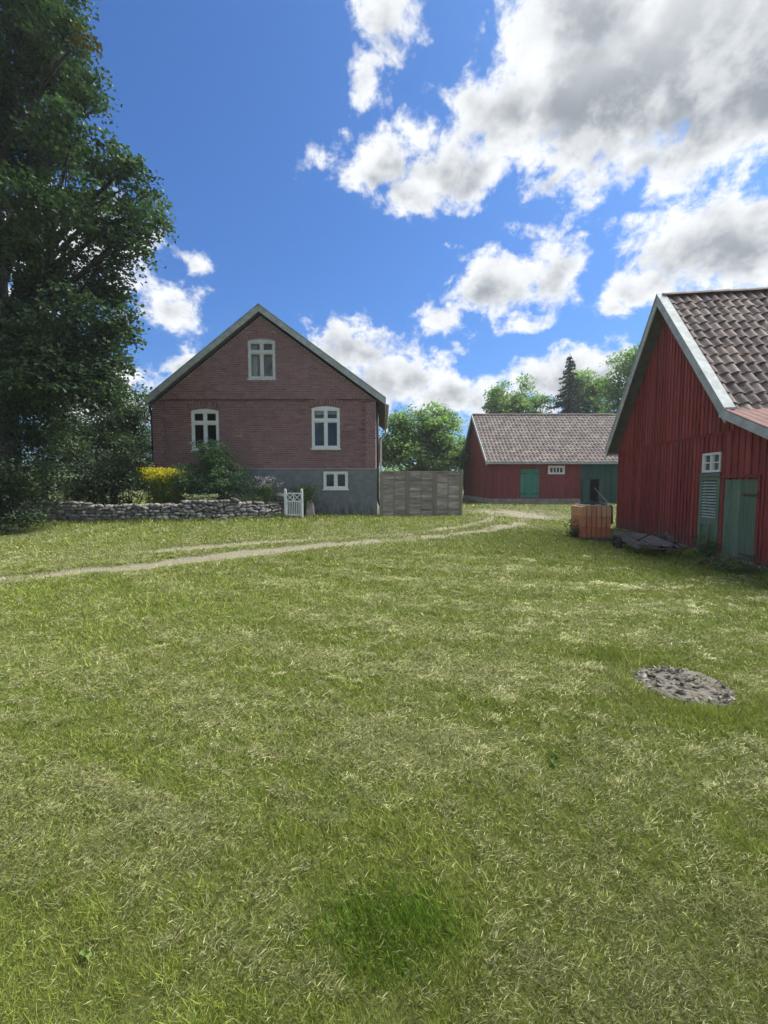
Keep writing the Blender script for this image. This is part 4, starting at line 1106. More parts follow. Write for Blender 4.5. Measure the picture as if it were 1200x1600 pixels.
def leaves_mesh(name, pts, size, tint, up=0.55, aspect=0.62, droop=0.0):
    """one folded four-cornered leaf per point"""
    n = len(pts); nrm = rng.normal(size=(n, 3)); nrm[:, 2] = np.abs(nrm[:, 2]) + up
    nrm /= np.linalg.norm(nrm, axis=1, keepdims=True)
    a, b = rot_basis(nrm, rng.uniform(0, 2 * np.pi, n))
    size = np.broadcast_to(np.asarray(size, float), (n,))[:, None]
    L = a * size; Wd = b * size * aspect * 0.5; f = nrm * size * 0.10
    dz = np.zeros((n, 3)); dz[:, 2] = -droop * size[:, 0]
    v = np.stack([pts - L * 0.5, pts + Wd + f - L * 0.08, pts + L * 0.5 + dz, pts - Wd + f - L * 0.08], 1).reshape(-1, 3)
    i = np.arange(n)[:, None] * 4
    faces = np.concatenate([i + np.array([[0, 1, 2]]), i + np.array([[0, 2, 3]])], 0)
    return np_mesh(name, v, faces, 3, tint=np.repeat(tint, 4))


def crown_points(lobes, per_m3, spray=0.28, leaf_k=26, shell=0.55, squash=1.0, clumps=1.0):
    """leaf positions: each lobe (x,y,z,r) is broken into clumps, each clump into sprays of leaves, denser outside"""
    P = []; T = []
    for lb in lobes:
        x, y, z, r = lb[:4]
        n = max(6, int((4.19 * r ** 3) ** 0.80 * per_m3))
        nc = max(3, int((5 + 7 * r) * clumps)); cd = rng.normal(size=(nc, 3)); cd /= np.linalg.norm(cd, axis=1, keepdims=True)
        crad = r * 0.42 * rng.uniform(0.7, 1.25, nc); cc = cd * (r * rng.uniform(0.35, 0.80, nc))[:, None]; ctint = rng.normal(0.5, 0.20, nc)
        who = rng.integers(0, nc, n)
        d = rng.normal(size=(n, 3)); d /= np.linalg.norm(d, axis=1, keepdims=True)
        rad = crad[who] * (shell + (1 - shell) * rng.random(n))
        c = np.array([x, y, z]) + (cc[who] + d * rad[:, None]) * np.array([1, 1, squash])
        k = rng.poisson(leaf_k, n).clip(4)
        sp = spray * (0.6 + 0.7 * rng.random(n))
        ct_ = ctint[who] + rng.normal(0, 0.12, n)
        tot = k.sum(); idx = np.repeat(np.arange(n), k)
        off_ = np.clip(rng.normal(size=(tot, 3)), -1.5, 1.5) * np.array([1, 1, 0.45]) * sp[idx][:, None]
        off_[:, 2] -= 0.25 * (off_[:, 0] ** 2 + off_[:, 1] ** 2) / sp[idx]
        P.append(c[idx] + off_); T.append(np.clip(ct_[idx] + rng.normal(0, 0.15, tot), 0, 1))
    return np.concatenate(P), np.concatenate(T)


def limb(mb, a, b, r0, r1, bend=0.12, n=6, sides=7):
    a, b = Vector(a), Vector(b); L = (b - a).length; j = Vector((R.uniform(-1, 1), R.uniform(-1, 1), R.uniform(-0.2, 1))) * bend * L
    pts = [a.lerp(b, i / n) + j * math.sin(math.pi * i / n) * (0.6 + 0.4 * R.random()) for i in range(n + 1)]
    mb.tube(pts, [r0 + (r1 - r0) * (i / n) ** 0.8 for i in range(n + 1)], sides); return pts


def tree(name, label, base, height, r0, lobes, per_m3, leaf, mat, cat='tree', group=None, spray=0.28, leaf_k=26, twigs=3, squash=1.0, shell=0.55, fork=0.25, extra=None, clumps=1.0):
    bx, by = base; bz = gz(bx, by); root = empty(name, (bx, by, bz)); tag(root, label, cat, group)
    mb = MB(); top = Vector((bx + R.uniform(-0.3, 0.3), by, bz + height)); org = Vector((bx, by, bz - 0.2))
    stem = limb(mb, org, top, r0, r0 * 0.25, 0.03, 8, 10)
    for lb in lobes:
        c = Vector(lb[:3]); hz = max(fork * height, min(0.85 * height, (c.z - bz) * 0.62)); s0 = org.lerp(top, hz / height)
        pts = limb(mb, s0, c, r0 * 0.34, r0 * 0.08, 0.10)
        for k in range(twigs):
            d = Vector((R.gauss(0, 1), R.gauss(0, 1), R.gauss(0.2, 0.8))).normalized() * lb[3] * 0.85
            limb(mb, pts[R.randrange(2, 6)], c + d, r0 * 0.10, r0 * 0.025, 0.10, 4, 5)
    o = mb.build('trunk', M['bark'], root, True); o.location = (-bx, -by, -bz)
    P, T = crown_points(lobes, per_m3, spray, leaf_k, shell, squash, clumps)
    P -= np.array([bx, by, bz])
    o = link_mesh('crown', leaves_mesh('crown', P, leaf * rng.uniform(0.7, 1.25, len(P)), T), root, M[mat])
    if extra:
        P, T = crown_points(extra[0], per_m3, spray, leaf_k, shell, squash); P -= np.array([bx, by, bz])
        link_mesh('browning_foliage', leaves_mesh('browning', P, leaf * rng.uniform(0.7, 1.2, len(P)), T), root, M[extra[1]])
    return root


MAIN = [(-9.71, 12.4, 13.53, 1.55), (-9.48, 13.6, 13.81, 1.24), (-7.86, 12.6, 12.09, 0.78), (-10.54, 14.0, 12.16, 1.75), (-8.0, 12.2, 10.55, 1.04), (-6.79, 12.6, 10.23, 0.85), (-6.85, 13.2, 9.44, 0.85), (-6.41, 12.4, 8.2, 0.70), (-6.35, 12.8, 9.1, 0.7), (-7.6, 13.2, 8.6, 0.8), (-8.0, 12.6, 13.4, 0.7), (-7.9, 13.0, 5.6, 0.8), (-7.74, 12.6, 6.49, 0.89), (-8.39, 12.2, 5.82, 1.08), (-9.85, 13.0, 6.65, 1.15), (-7.65, 12.8, 5.14, 0.75), (-7.75, 12.2, 4.45, 0.81), (-8.67, 12.0, 4.23, 1.06), (-8.2, 14.0, 4.68, 0.62), (-7.6, 13.0, 7.19, 0.57), (-9.99, 12.0, 5.59, 0.97), (-9.36, 12.0, 4.4, 1.06), (-9.01, 14.2, 10.04, 1.17), (-8.71, 12.0, 8.72, 1.15), (-10.51, 13.0, 8.17, 1.34), (-7.83, 12.8, 7.54, 0.98), (-9.9, 14.0, 7.24, 1.36), (-10.18, 12.4, 5.02, 1.28), (-8.49, 13.6, 6.13, 0.88), (-8.95, 12.8, 4.96, 1.36), (-10.88, 13.5, 3.6, 1.69), (-8.07, 12.4, 4.15, 0.95), (-12.0, 13.0, 13.61, 2.29), (-12.42, 13.0, 9.84, 2.49), (-13.36, 13.5, 6.09, 2.58), (-9.89, 13.0, 16.09, 1.82), (-11.85, 13.5, 17.83, 2.38), (-15.4, 14.0, 12.35, 2.68)]
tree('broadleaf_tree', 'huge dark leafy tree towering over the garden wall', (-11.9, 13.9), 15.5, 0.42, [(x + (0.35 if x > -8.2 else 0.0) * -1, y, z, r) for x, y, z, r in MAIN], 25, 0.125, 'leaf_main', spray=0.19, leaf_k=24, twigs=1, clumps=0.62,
     extra=([(-10.6, 11.9, 7.4, 0.5), (-10.3, 11.7, 8.9, 0.6), (-7.6, 12.0, 13.0, 0.3)], 'leaf_brown'))
tree('broadleaf_tree', 'dark tree filling the gap between the huge tree and the brick house', (-12.2, 19.6), 4.6, 0.2,
     [(-11.32, 19.0, 4.44, 1.4), (-10.95, 19.5, 3.39, 1.09), (-12.43, 19.0, 4.17, 1.68), (-13.58, 19.0, 3.35, 1.68), (-11.2, 19.2, 2.2, 1.3), (-12.8, 19.0, 1.9, 1.5), (-10.73, 18.5, 4.9, 0.93), (-10.27, 18.6, 4.25, 0.6), (-10.33, 18.4, 3.29, 0.87), (-11.03, 18.0, 2.99, 1.06)], 26, 0.11, 'leaf_main', spray=0.26)


def shrub(name, label, lobes, per_m3, leaf, mat, cat='shrub', group=None, spray=0.17, leaf_k=22, part_name='foliage', stems=7, shell=0.5):
    bx = float(np.mean([l[0] for l in lobes])); by = float(np.mean([l[1] for l in lobes])); bz = gz(bx, by)
    root = empty(name, (bx, by, bz)); tag(root, label, cat, group)
    mb = MB()
    for lb in lobes:
        for k in range(max(1, stems // len(lobes) + 1)):
            limb(mb, (R.gauss(0, 0.12), R.gauss(0, 0.1), -0.05), (lb[0] - bx + R.gauss(0, lb[3] * 0.4), lb[1] - by + R.gauss(0, lb[3] * 0.3), lb[2] - bz + lb[3] * 0.3), 0.022, 0.006, 0.10, 4, 5)
    mb.build('stems', M['bark'], root, True)
    P, T = crown_points(lobes, per_m3, spray, leaf_k, shell); P -= np.array([bx, by, bz])
    P = P[P[:, 2] > 0.01]; T = T[:len(P)]
    link_mesh(part_name, leaves_mesh(part_name, P, leaf * rng.uniform(0.7, 1.25, len(P)), T), root, M[mat])
    return root


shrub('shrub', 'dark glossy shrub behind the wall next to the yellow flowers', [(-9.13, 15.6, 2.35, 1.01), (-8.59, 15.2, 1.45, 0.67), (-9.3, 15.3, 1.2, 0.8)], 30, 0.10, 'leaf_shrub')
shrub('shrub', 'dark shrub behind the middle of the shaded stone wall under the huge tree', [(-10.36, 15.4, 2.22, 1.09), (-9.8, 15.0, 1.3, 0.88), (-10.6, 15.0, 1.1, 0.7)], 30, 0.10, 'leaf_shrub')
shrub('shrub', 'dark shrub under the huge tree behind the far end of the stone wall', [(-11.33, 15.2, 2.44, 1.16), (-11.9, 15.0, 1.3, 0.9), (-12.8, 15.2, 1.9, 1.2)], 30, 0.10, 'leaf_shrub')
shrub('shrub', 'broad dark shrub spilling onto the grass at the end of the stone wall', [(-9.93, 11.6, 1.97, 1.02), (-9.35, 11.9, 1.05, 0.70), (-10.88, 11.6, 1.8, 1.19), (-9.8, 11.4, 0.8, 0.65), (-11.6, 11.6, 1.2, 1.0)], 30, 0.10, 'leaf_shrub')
bush = shrub('garden_bush', 'big dense green garden bush below the house window', [(-6.35, 15.7, 2.42, 0.82), (-6.95, 15.6, 1.90, 0.78), (-5.70, 15.6, 1.95, 0.85), (-6.26, 15.5, 1.35, 1.0), (-5.35, 15.5, 1.35, 0.62), (-6.1, 15.6, 2.7, 0.5)], 52, 0.075, 'leaf_bush', cat='bush', spray=0.13, leaf_k=24)
# dry pinkish plumes at the bush's shoulders
P, T = crown_points([(-7.25, 15.75, 2.25, 0.42), (-7.0, 15.8, 2.55, 0.3), (-5.3, 15.75, 2.2, 0.25), (-7.5, 15.8, 1.75, 0.3)], 30, 0.08, 14); P -= np.array(bush.location)
M['plume'] = leaf_mat('dry_plume', (0.12, 0.085, 0.06), (0.26, 0.20, 0.15), 0.3)
o = link_mesh('dry_plumes', leaves_mesh('dry_plumes', P, 0.05 * rng.uniform(0.6, 1.3, len(P)), T), bush, M['plume']); o['kind'] = 'stuff'


def stalks(name, label, cx, cy, rx, ry, n, h0, h1, stem_col, leaf_mat_name, leaf, flower=None, cat='flowers', lean=0.12, leaves_per=22):
    """clump of upright leafy stalks; flower = (mesh part name, material, size, count per stalk, spread, drop)"""
    bz = gz(cx, cy); root = empty(name, (cx, cy, bz)); tag(root, label, cat)
    mb = MB(); LP = []; FP = []
    for k in range(n):
        a, r_ = R.uniform(0, 6.283), math.sqrt(R.random()); x, y = rx * r_ * math.cos(a), ry * r_ * math.sin(a); h = R.uniform(h0, h1)
        tx, ty = x + R.gauss(0, lean) + x * 0.12, y + R.gauss(0, lean)
        mb.tube([(x, y, -0.03), ((x + tx) / 2, (y + ty) / 2, h * 0.55), (tx, ty, h)], [0.006, 0.005, 0.003], 4, caps=False)
        for j in range(leaves_per):
            u = R.uniform(0.12, 0.95); LP.append((x + (tx - x) * u + R.gauss(0, 0.045), y + (ty - y) * u + R.gauss(0, 0.045), h * u))
        if flower:
            for j in range(flower[3]):
                FP.append((tx + R.gauss(0, flower[4]), ty + R.gauss(0, flower[4]), h + R.uniform(-flower[5], 0.03)))
    mb.build('stems', M[stem_col], root)
    LP = np.array(LP); link_mesh('foliage', leaves_mesh('foliage', LP, leaf * rng.uniform(0.7, 1.3, len(LP)), rng.random(len(LP)), 0.2, 0.3), root, M[leaf_mat_name])
    if flower:
        FP = np.array(FP); link_mesh(flower[0], leaves_mesh(flower[0], FP, flower[2] * rng.uniform(0.7, 1.3, len(FP)), rng.random(len(FP)), 0.4, 0.7), root, M[flower[1]])['kind'] = 'stuff'
    return root


M['gold'] = leaf_mat('golden_flower', (0.70, 0.52, 0.02), (0.86, 0.74, 0.06), 0.4)
M['stalkgreen'] = leaf_mat('green_stalk', (0.10, 0.15, 0.03), (0.10, 0.15, 0.03), 0.2)
M['leaf_gold'] = leaf_mat('goldenrod_leaf', (0.14, 0.21, 0.035), (0.30, 0.34, 0.06), 0.45)
M['phlox'] = leaf_mat('pale_pink_petal', (0.55, 0.45, 0.50), (0.72, 0.66, 0.70), 0.3)
M['sedum'] = leaf_mat('pale_sedum_head', (0.26, 0.32, 0.14), (0.40, 0.44, 0.24), 0.2)
M['leaf_tuft'] = leaf_mat('garden_leaf', (0.065, 0.105, 0.042), (0.17, 0.22, 0.09), 0.38)
stalks('goldenrod', 'tall clump of yellow goldenrod flowers behind the stone wall', -7.62, 15.25, 0.66, 0.35, 120, 1.40, 1.78, 'stalkgreen', 'leaf_gold', 0.10, ('flower_heads', 'gold', 0.05, 34, 0.075, 0.15), leaves_per=30)
stalks('sedum', 'low pale green sedum clump on top of the stone wall by the bush', -6.20, 14.75, 0.55, 0.18, 60, 0.55, 0.85, 'stalkgreen', 'sedum', 0.09, ('flower_heads', 'sedum', 0.06, 22, 0.06, 0.03), lean=0.05, leaves_per=9)
stalks('phlox', 'pale pink phlox flowers against the grey house base', -4.35, 15.75, 0.45, 0.2, 44, 1.0, 1.40, 'stalkgreen', 'leaf_tuft', 0.11, ('flower_heads', 'phlox', 0.055, 7, 0.05, 0.06), leaves_per=22)
stalks('white_lily', 'few white flowers between dark shrub and goldenrod', -8.42, 15.6, 0.10, 0.08, 5, 1.9, 2.05, 'stalkgreen', 'leaf_tuft', 0.10, ('flower_heads', 'phlox', 0.08, 6, 0.05, 0.1), leaves_per=14)
stalks('perennial_clump', 'feathery green garden plants behind the white gate', -2.95, 16.05, 0.42, 0.2, 70, 0.8, 1.25, 'stalkgreen', 'leaf_tuft', 0.12, None, cat='plant', leaves_per=22)
stalks('perennial_clump', 'loose leafy plants along the wall beside the phlox', -4.75, 15.25, 0.5, 0.22, 70, 0.45, 0.85, 'stalkgreen', 'leaf_tuft', 0.10, None, cat='plant', leaves_per=16)

# ---------------------------------------------------------------- trees beyond the yard
tree('broadleaf_tree', 'round sunlit green tree rising behind the screen fence', (2.8, 34.5), 4.4, 0.26,
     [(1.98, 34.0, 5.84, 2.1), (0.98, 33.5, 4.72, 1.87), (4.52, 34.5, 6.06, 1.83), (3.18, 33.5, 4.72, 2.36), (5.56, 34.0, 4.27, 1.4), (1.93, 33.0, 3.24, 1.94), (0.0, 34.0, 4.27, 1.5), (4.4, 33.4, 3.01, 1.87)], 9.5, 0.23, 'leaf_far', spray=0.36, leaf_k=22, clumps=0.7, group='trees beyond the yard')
tree('broadleaf_tree', 'lime green tree squeezed between the fence tree and the far barn', (7.2, 38.0), 4.2, 0.2, [(7.09, 38.0, 5.0, 1.23), (7.5, 38.0, 3.77, 1.4), (6.61, 37.0, 2.36, 1.36), (5.2, 36.5, 2.0, 1.3)], 13, 0.24, 'leaf_lime', spray=0.36, leaf_k=20, clumps=0.7, group='trees beyond the yard')
tree('broadleaf_tree', 'rounded green tree above the far end of the low barn roof', (15.2, 50.5), 9.5, 0.35, [(13.4, 50.0, 10.95, 2.06), (15.88, 51.0, 11.65, 1.95), (17.39, 50.0, 10.73, 1.62), (12.34, 50.0, 9.88, 1.47), (15.61, 50.0, 9.0, 2.94), (14.5, 50, 7.5, 2.5)], 5.2, 0.30, 'leaf_far', spray=0.42, leaf_k=20, clumps=0.7, group='trees beyond the yard')
tree('broadleaf_tree', 'green tree directly beside the dark spruce behind the low barn', (23.3, 50.5), 10.5, 0.35, [(22.05, 50.0, 12.73, 1.76), (23.99, 51.0, 12.08, 1.95), (24.95, 50.0, 12.37, 1.76), (23.21, 50.0, 10.23, 2.35), (21.38, 50.0, 10.59, 1.62), (24.0, 50, 8.2, 2.6)], 5.2, 0.30, 'leaf_far', spray=0.42, leaf_k=20, clumps=0.7, group='trees beyond the yard')
tree('broadleaf_tree', 'tall green tree half hidden by the steep red barn gable', (23.4, 42.5), 11.0, 0.35, [(23.32, 42.0, 12.43, 2.1), (24.6, 42.0, 13.4, 1.9), (22.3, 42.0, 10.94, 1.73), (23.43, 42.0, 9.44, 1.85), (22.45, 43.0, 8.6, 1.5), (25.5, 42, 11, 2.3)], 6.0, 0.27, 'leaf_far', spray=0.40, leaf_k=20, clumps=0.7, group='trees beyond the yard')
# spruce
sx, sy = 20.3, 48.5; sz = gz(sx, sy); sp = empty('spruce_tree', (sx, sy, sz)); tag(sp, 'dark pointed spruce behind the low barn roof', 'tree', 'trees beyond the yard')
mb = MB(); SH = 15.4; mb.tube([(0, 0, 0), (0, 0, SH * 0.6), (0, 0, SH)], [0.26, 0.14, 0.02], 8); P = []
z = 2.0
while z < SH - 0.2:
    Lb = 0.22 + (SH - z) * 0.30
    for k in range(7):
        a = R.uniform(0, 6.283); Lk = Lb * R.uniform(0.7, 1.15); tip = Vector((math.cos(a) * Lk, math.sin(a) * Lk, z - 0.22 * Lk + 0.1 * Lk * Lk * 0.1))
        mb.tube([(0, 0, z), tuple(tip * 0.55 + Vector((0, 0, z * 0.45 - 0.05))), tuple(tip)], [0.035, 0.02, 0.008], 4, caps=False)
        for j in range(int(26 * Lk) + 8):
            u = R.random() ** 0.7; wdt = 0.26 * Lk * (1.05 - u) + 0.06; P.append((math.cos(a) * Lk * u + R.gauss(0, wdt * 0.5), math.sin(a) * Lk * u + R.gauss(0, wdt * 0.5), z + (tip.z - z) * u + R.gauss(-0.05, 0.07)))
    z += 0.38
mb.build('trunk', M['bark'], sp); P = np.array(P)
link_mesh('crown', leaves_mesh('crown', P, 0.30 * rng.uniform(0.6, 1.3, len(P)), rng.random(len(P)), 0.3, 0.35, 0.2), sp, M['leaf_spruce'])
# far wood closing the view
P, T = crown_points([(x, 78 + 6 * math.sin(x * 0.7), 1.0 + 1.2 * math.sin(x * 0.31 + 1), 3.6 + 0.8 * math.sin(x * 1.7)) for x in np.arange(-75, 90, 3.2)], 1.1, 0.9, 16)
tag(link_mesh('treeline', leaves_mesh('treeline', P, 0.7 * rng.uniform(0.7, 1.3, len(P)), T), None, M['leaf_far']), 'distant green woods beyond the farm', 'woods', kind='stuff')

# ---------------------------------------------------------------- plants at the foot of the barn
def weed(label, x, y, n, h0, h1, leaf, mat='leaf_tuft', rx=0.25, ry=0.2, per=12):
    return stalks('weed_plant', label, x, y, rx, ry, n, h0, h1, 'stalkgreen', mat, leaf, None, cat='weeds', leaves_per=per)
def barn_pt(u, off): return 8.02 - 0.136 * u - 0.991 * off, 14.95 - 0.991 * u + 0.136 * off
M['leaf_dark'] = leaf_mat('nettle_leaf', (0.022, 0.045, 0.022), (0.055, 0.095, 0.045), 0.25)
x, y = barn_pt(5.66, 0.22); weed('dark leafy weed growing between green shutter and green door', x, y, 22, 0.25, 0.58, 0.09, 'leaf_tuft', 0.12, 0.12, 15)
x, y = barn_pt(6.5, 0.42); weed('tangled dry weeds heaped before the green barn door', x, y, 55, 0.06, 0.24, 0.08, 'plume', 0.42, 0.24, 7)
x, y = barn_pt(7.2, 0.55); weed('green weeds at the pale stone footing of the lean-to', x, y, 50, 0.10, 0.28, 0.09, 'leaf_tuft', 0.35, 0.3, 9)
weed('small dark plant at the foot of the orange tile stack', 5.15, 11.75, 16, 0.20, 0.55, 0.08, 'leaf_dark', 0.12, 0.12, 14)

# ---------------------------------------------------------------- grass
def blades(n_xy, h, wd, lean, col, head=None, quad=False):
    """short blades: one triangle each, or a two-triangle lens when quad; n_xy (N,2), lean (N,2) tip offset, col (N,3)"""
    n = len(n_xy); x, y = n_xy[:, 0], n_xy[:, 1]; z = ground(x, y) - 0.004 - 0.03 * dirt_at(x, y)
    base = np.stack([x, y, z], 1); th = rng.uniform(0, np.pi, n) if head is None else head
    side = np.stack([np.cos(th), np.sin(th), np.zeros(n)], 1) * (wd * 0.5)[:, None]
    tip = base.copy(); tip[:, :2] += lean; tip[:, 2] += h
    if not quad:
        v = np.stack([base - side, base + side, tip], 1).reshape(-1, 3); k = 3
        f = np.arange(n)[:, None] * 3 + np.array([[0, 1, 2]])
    else:
        mid = base * 0.55 + tip * 0.45; mid[:, 2] = base[:, 2] + h * 0.62
        v = np.stack([base, mid + side, tip, mid - side], 1).reshape(-1, 3); k = 4
        i = np.arange(n)[:, None] * 4; f = np.concatenate([i + np.array([[0, 1, 2]]), i + np.array([[0, 2, 3]])], 0)
    return v, f, np.repeat(col, k, axis=0)


def keep_mask(x, y):
    k = np.ones(len(x), bool)
    k &= ~((x > HX + XL - 0.1) & (x < HX + XR + 0.1) & (y > HY - 0.05))
    k &= ~((x > FX - 0.1) & (y > FY - 0.12))
    # behind the barn wall line
    u = (x - 8.02) * -0.136 + (y - 14.95) * -0.991; v = (x - 8.02) * 0.991 + (y - 14.95) * -0.136
    k &= ~((u > -0.1) & (u < 8.5) & (v > -0.04))
    k &= np.hypot(x - WX, y - WY) > WR * (0.58 + 0.25 * rng.random(len(x)) + 0.55 * vnoise(x, y, 0.10, 71) - 0.10 * np.sin(np.arctan2(y - WY, x - WX) + 1.2))
    k &= ~((x > 5.24) & (x < 6.06) & (y > 11.5) & (y < 12.2))
    return k


def lawn_color(x, y):
    """green and straw patches of a mown dry lawn; returns rgb and dryness"""
    n1 = vnoise(x, y, 1.3, 41); n2 = vnoise(x, y, 0.30, 42); n3 = vnoise(x, y, 0.09, 43)
    # mowing passes swing round the yard in wide arcs; clippings lie in broken rows along them
    rr_ = np.hypot(x - 2.5, y - 13.0) + 0.25 * (vnoise(x, y, 2.2, 44) - 0.5); aa_ = np.arctan2(y - 13.0, x - 2.5) * 9.0
    mow = sstep(0.2, 0.8, 0.5 + 0.5 * np.sin(rr_ * 2 * np.pi / 1.05))
    rows = vnoise(aa_ * 0.9, rr_ * 4.0, 0.40, 45) * 0.25 + vnoise(aa_, rr_ * 2.2, 0.16, 46) * 0.40 + vnoise(x, y, 0.05, 47) * 0.35
    dry = 0.16 * n1 + 0.24 * n2 + 0.32 * n3 + 0.26 * mow + 0.60 * sstep(0.54, 0.76, rows) * (0.4 + 0.9 * n1) - 0.34
    dry += 0.22 * (1 - sstep(0.35, 1.1, np.minimum(poly_dist(x, y, RUT_A), poly_dist(x, y, RUT_B))))
    # raked swath of clippings and worn streaks (photographed dry patches)
    for cx, cy, sx_, sy_, a_ in ((0.25, 2.55, 0.5, 0.10, 0.45), (1.1, 1.75, 0.6, 0.45, 0.32), (0.6, 3.3, 0.5, 0.8, 0.2), (1.9, 4.9, 1.0, 0.35, 0.25), (-1.15, 1.95, 0.16, 0.12, 0.25), (-9.5, 10.5, 2.0, 1.6, 0.35)):
        dry = dry + a_ * np.exp(-((x - cx) / sx_) ** 2 - ((y - cy) / sy_) ** 2)
    dry += 0.55 * (1 - sstep(0.02, 0.10, poly_dist(x, y, [(-1.75, 2.28), (-1.25, 2.05), (-0.85, 1.88)]))) 
    for cx, cy, s_, a_ in ((0.03, 1.42, 0.26, 0.7), (0.95, 2.35, 0.12, 0.3), (2.3, 2.7, 0.12, 0.3), (5.4, 9.3, 2.0, 0.5), (3.6, 10.8, 2.0, 0.45), (-2.6, 5.0, 1.0, 0.22), (-1.5, 1.35, 0.35, 0.22), (4.6, 4.6, 1.2, 0.2), (-5, 5.5, 2, .12)):
        dry = dry - a_ * np.exp(-((x - cx) ** 2 + (y - cy) ** 2) / (s_ * s_))
    dry = np.clip(dry, 0, 1)
    return dry


GREEN = np.array([[0.155, 0.208, 0.018], [0.205, 0.255, 0.026], [0.105, 0.165, 0.024], [0.250, 0.288, 0.040]])
STRAW = np.array([[0.36, 0.36, 0.175], [0.27, 0.30, 0.11], [0.46, 0.44, 0.26], [0.22, 0.25, 0.085]])
def blade_colors(x, y, dry, bias=0.0):
    n = len(x); g_ = GREEN[rng.integers(0, 4, n)]; s_ = STRAW[rng.integers(0, 4, n)]
    m_ = (rng.random(n) < np.clip(dry * 1.15 + bias, 0.04, 0.97))[:, None]
    part_ = rng.random((n, 1)) * 0.35
    c = np.where(m_, s_ * (1 - part_) + g_ * part_, g_ * (1 - part_ * 0.5) + s_ * part_ * 0.5)
    return c * rng.uniform(0.55, 1.4, (n, 1))


def wedge(y0, y1, n, xk=0.97):
    y = np.sqrt(rng.uniform(y0 ** 2, y1 ** 2, n)); return rng.uniform(-xk, xk, n) * y, y


VV, FF, CC = [], [], []; base_i = 0
def push(v, f, c):
    global base_i
    VV.append(v); FF.append(f + base_i); CC.append(c); base_i += len(v)
def fan(y0, y1, n):
    """positions thinning out with distance as the eye sees them: as many per glance near as far"""
    y = y0 * (y1 / y0) ** rng.random(n); return rng.uniform(-1, 1, n) * (0.97 * y + 0.55), y
for (y0, y1, n) in ((0.9, 18.0, 1060000), (18.0, 34.0, 34000)):
    x, y = fan(y0, y1, n); wd0 = 0.00128 * y * (1.25 if y0 > 10 else 1.0)
    k = keep_mask(x, y) & (rng.random(n) > dirt_at(x, y) * 0.93); x, y, wd0 = x[k], y[k], wd0[k]
    dry = lawn_color(x, y); n = len(x)
    clump = vnoise(x, y, 0.07, 51) * 0.75 + vnoise(x, y, 0.3, 52) * 0.45
    h = rng.uniform(0.4, 1.1, n) * (0.020 + 0.0026 * y) * (0.40 + 1.1 * clump) * (1 - 0.25 * dry)
    tall = 1 + 1.2 * np.exp(-((np.hypot(x - WX, y - WY) - 0.46) / 0.12) ** 2) + 2.6 * np.exp(-((x - 1.98) ** 2 + (y - 3.75) ** 2) / 0.03)
    bu = (x - 8.02) * 0.991 + (y - 14.95) * -0.136; tall += 1.6 * sstep(-0.7, -0.1, bu) * (y < 15)
    wl_d = poly_dist(x, y, WP); tall += 2.0 * (1 - sstep(0.15, 0.6, wl_d)); tall += 1.3 * (1 - sstep(0.0, 0.35, HY - y)) * (x < 2.9)
    big = rng.random(n) < 0.12; wd0 = np.where(big, wd0 * 2.0, wd0); h = np.where(big, h * 1.45, h)
    h *= tall
    ang_ = rng.uniform(0, 2 * np.pi, n) + 1.5 * (vnoise(x, y, 0.4, 53) - 0.5); ln_ = h * rng.uniform(0.3, 1.5, n) / np.sqrt(tall)
    push(*blades(np.stack([x, y], 1), h, wd0 * rng.uniform(0.6, 1.4, n), np.stack([np.cos(ang_), np.sin(ang_)], 1) * ln_[:, None], blade_colors(x, y, dry) * (0.78 + 0.42 * clump)[:, None]))
# clippings: long pale blades lying nearly flat
for (y0, y1, n) in ((0.9, 16.0, 500000),):
    x, y = fan(y0, y1, n)
    dry = lawn_color(x, y); clot = vnoise(x, y, 0.11, 61) * vnoise(x, y, 0.35, 62)
    k = keep_mask(x, y) & (rng.random(n) < np.clip(dry * 1.3 + clot * 0.8 - 0.12, 0.03, 1)) & (dirt_at(x, y) < 0.5); x, y, dry, clot = x[k], y[k], dry[k], clot[k]; n = len(x); wd0 = 0.00092 * y; L0 = 0.016 + 0.0055 * y
    ang_ = rng.uniform(0, 2 * np.pi, n); L_ = L0 * rng.uniform(0.4, 1.3, n)
    c = blade_colors(x, y, dry, 0.30) * 1.05
    v, f, cc = blades(np.stack([x, y], 1), 0.006 + 0.02 * rng.random(n), wd0 * rng.uniform(0.7, 1.3, n), np.stack([np.cos(ang_), np.sin(ang_)], 1) * L_[:, None], c, head=ang_ + np.pi / 2, quad=True)
    lift = np.repeat(0.008 + 0.018 * rng.random(n) * (0.5 + dry) + 0.06 * np.clip(clot - 0.40, 0, 1), 4); v[:, 2] += lift
    push(v, f, cc)
# wisps of raked straw and greener tufts, each a little heap of its own
def heaps(n, kmean, y1, spread, along):
    x, y = fan(0.95, y1, n); k = keep_mask(x, y) & (dirt_at(x, y) < 0.3); x, y = x[k], y[k]
    kk = rng.poisson(kmean * rng.uniform(0.3, 1.9, len(x))).clip(5); idx = np.repeat(np.arange(len(x)), kk)
    th = np.arctan2(y - 13.0, x - 2.5) + np.pi / 2 + rng.normal(0, 0.5, len(x))
    r_ = spread * rng.uniform(0.5, 1.6, len(x)) * (1 + 0.10 * y)
    a_ = rng.normal(size=len(idx)) * r_[idx] * along; b_ = rng.normal(size=len(idx)) * r_[idx]
    return x[idx] + a_ * np.cos(th[idx]) - b_ * np.sin(th[idx]), y[idx] + a_ * np.sin(th[idx]) + b_ * np.cos(th[idx]), th[idx], np.exp(-(a_ / along) ** 2 / r_[idx] ** 2 - b_ ** 2 / r_[idx] ** 2), rng.uniform(0.6, 1.3, len(x))[idx]
x, y, th, core_, tone = heaps(3500, 44, 9.0, 0.026, 1.9)
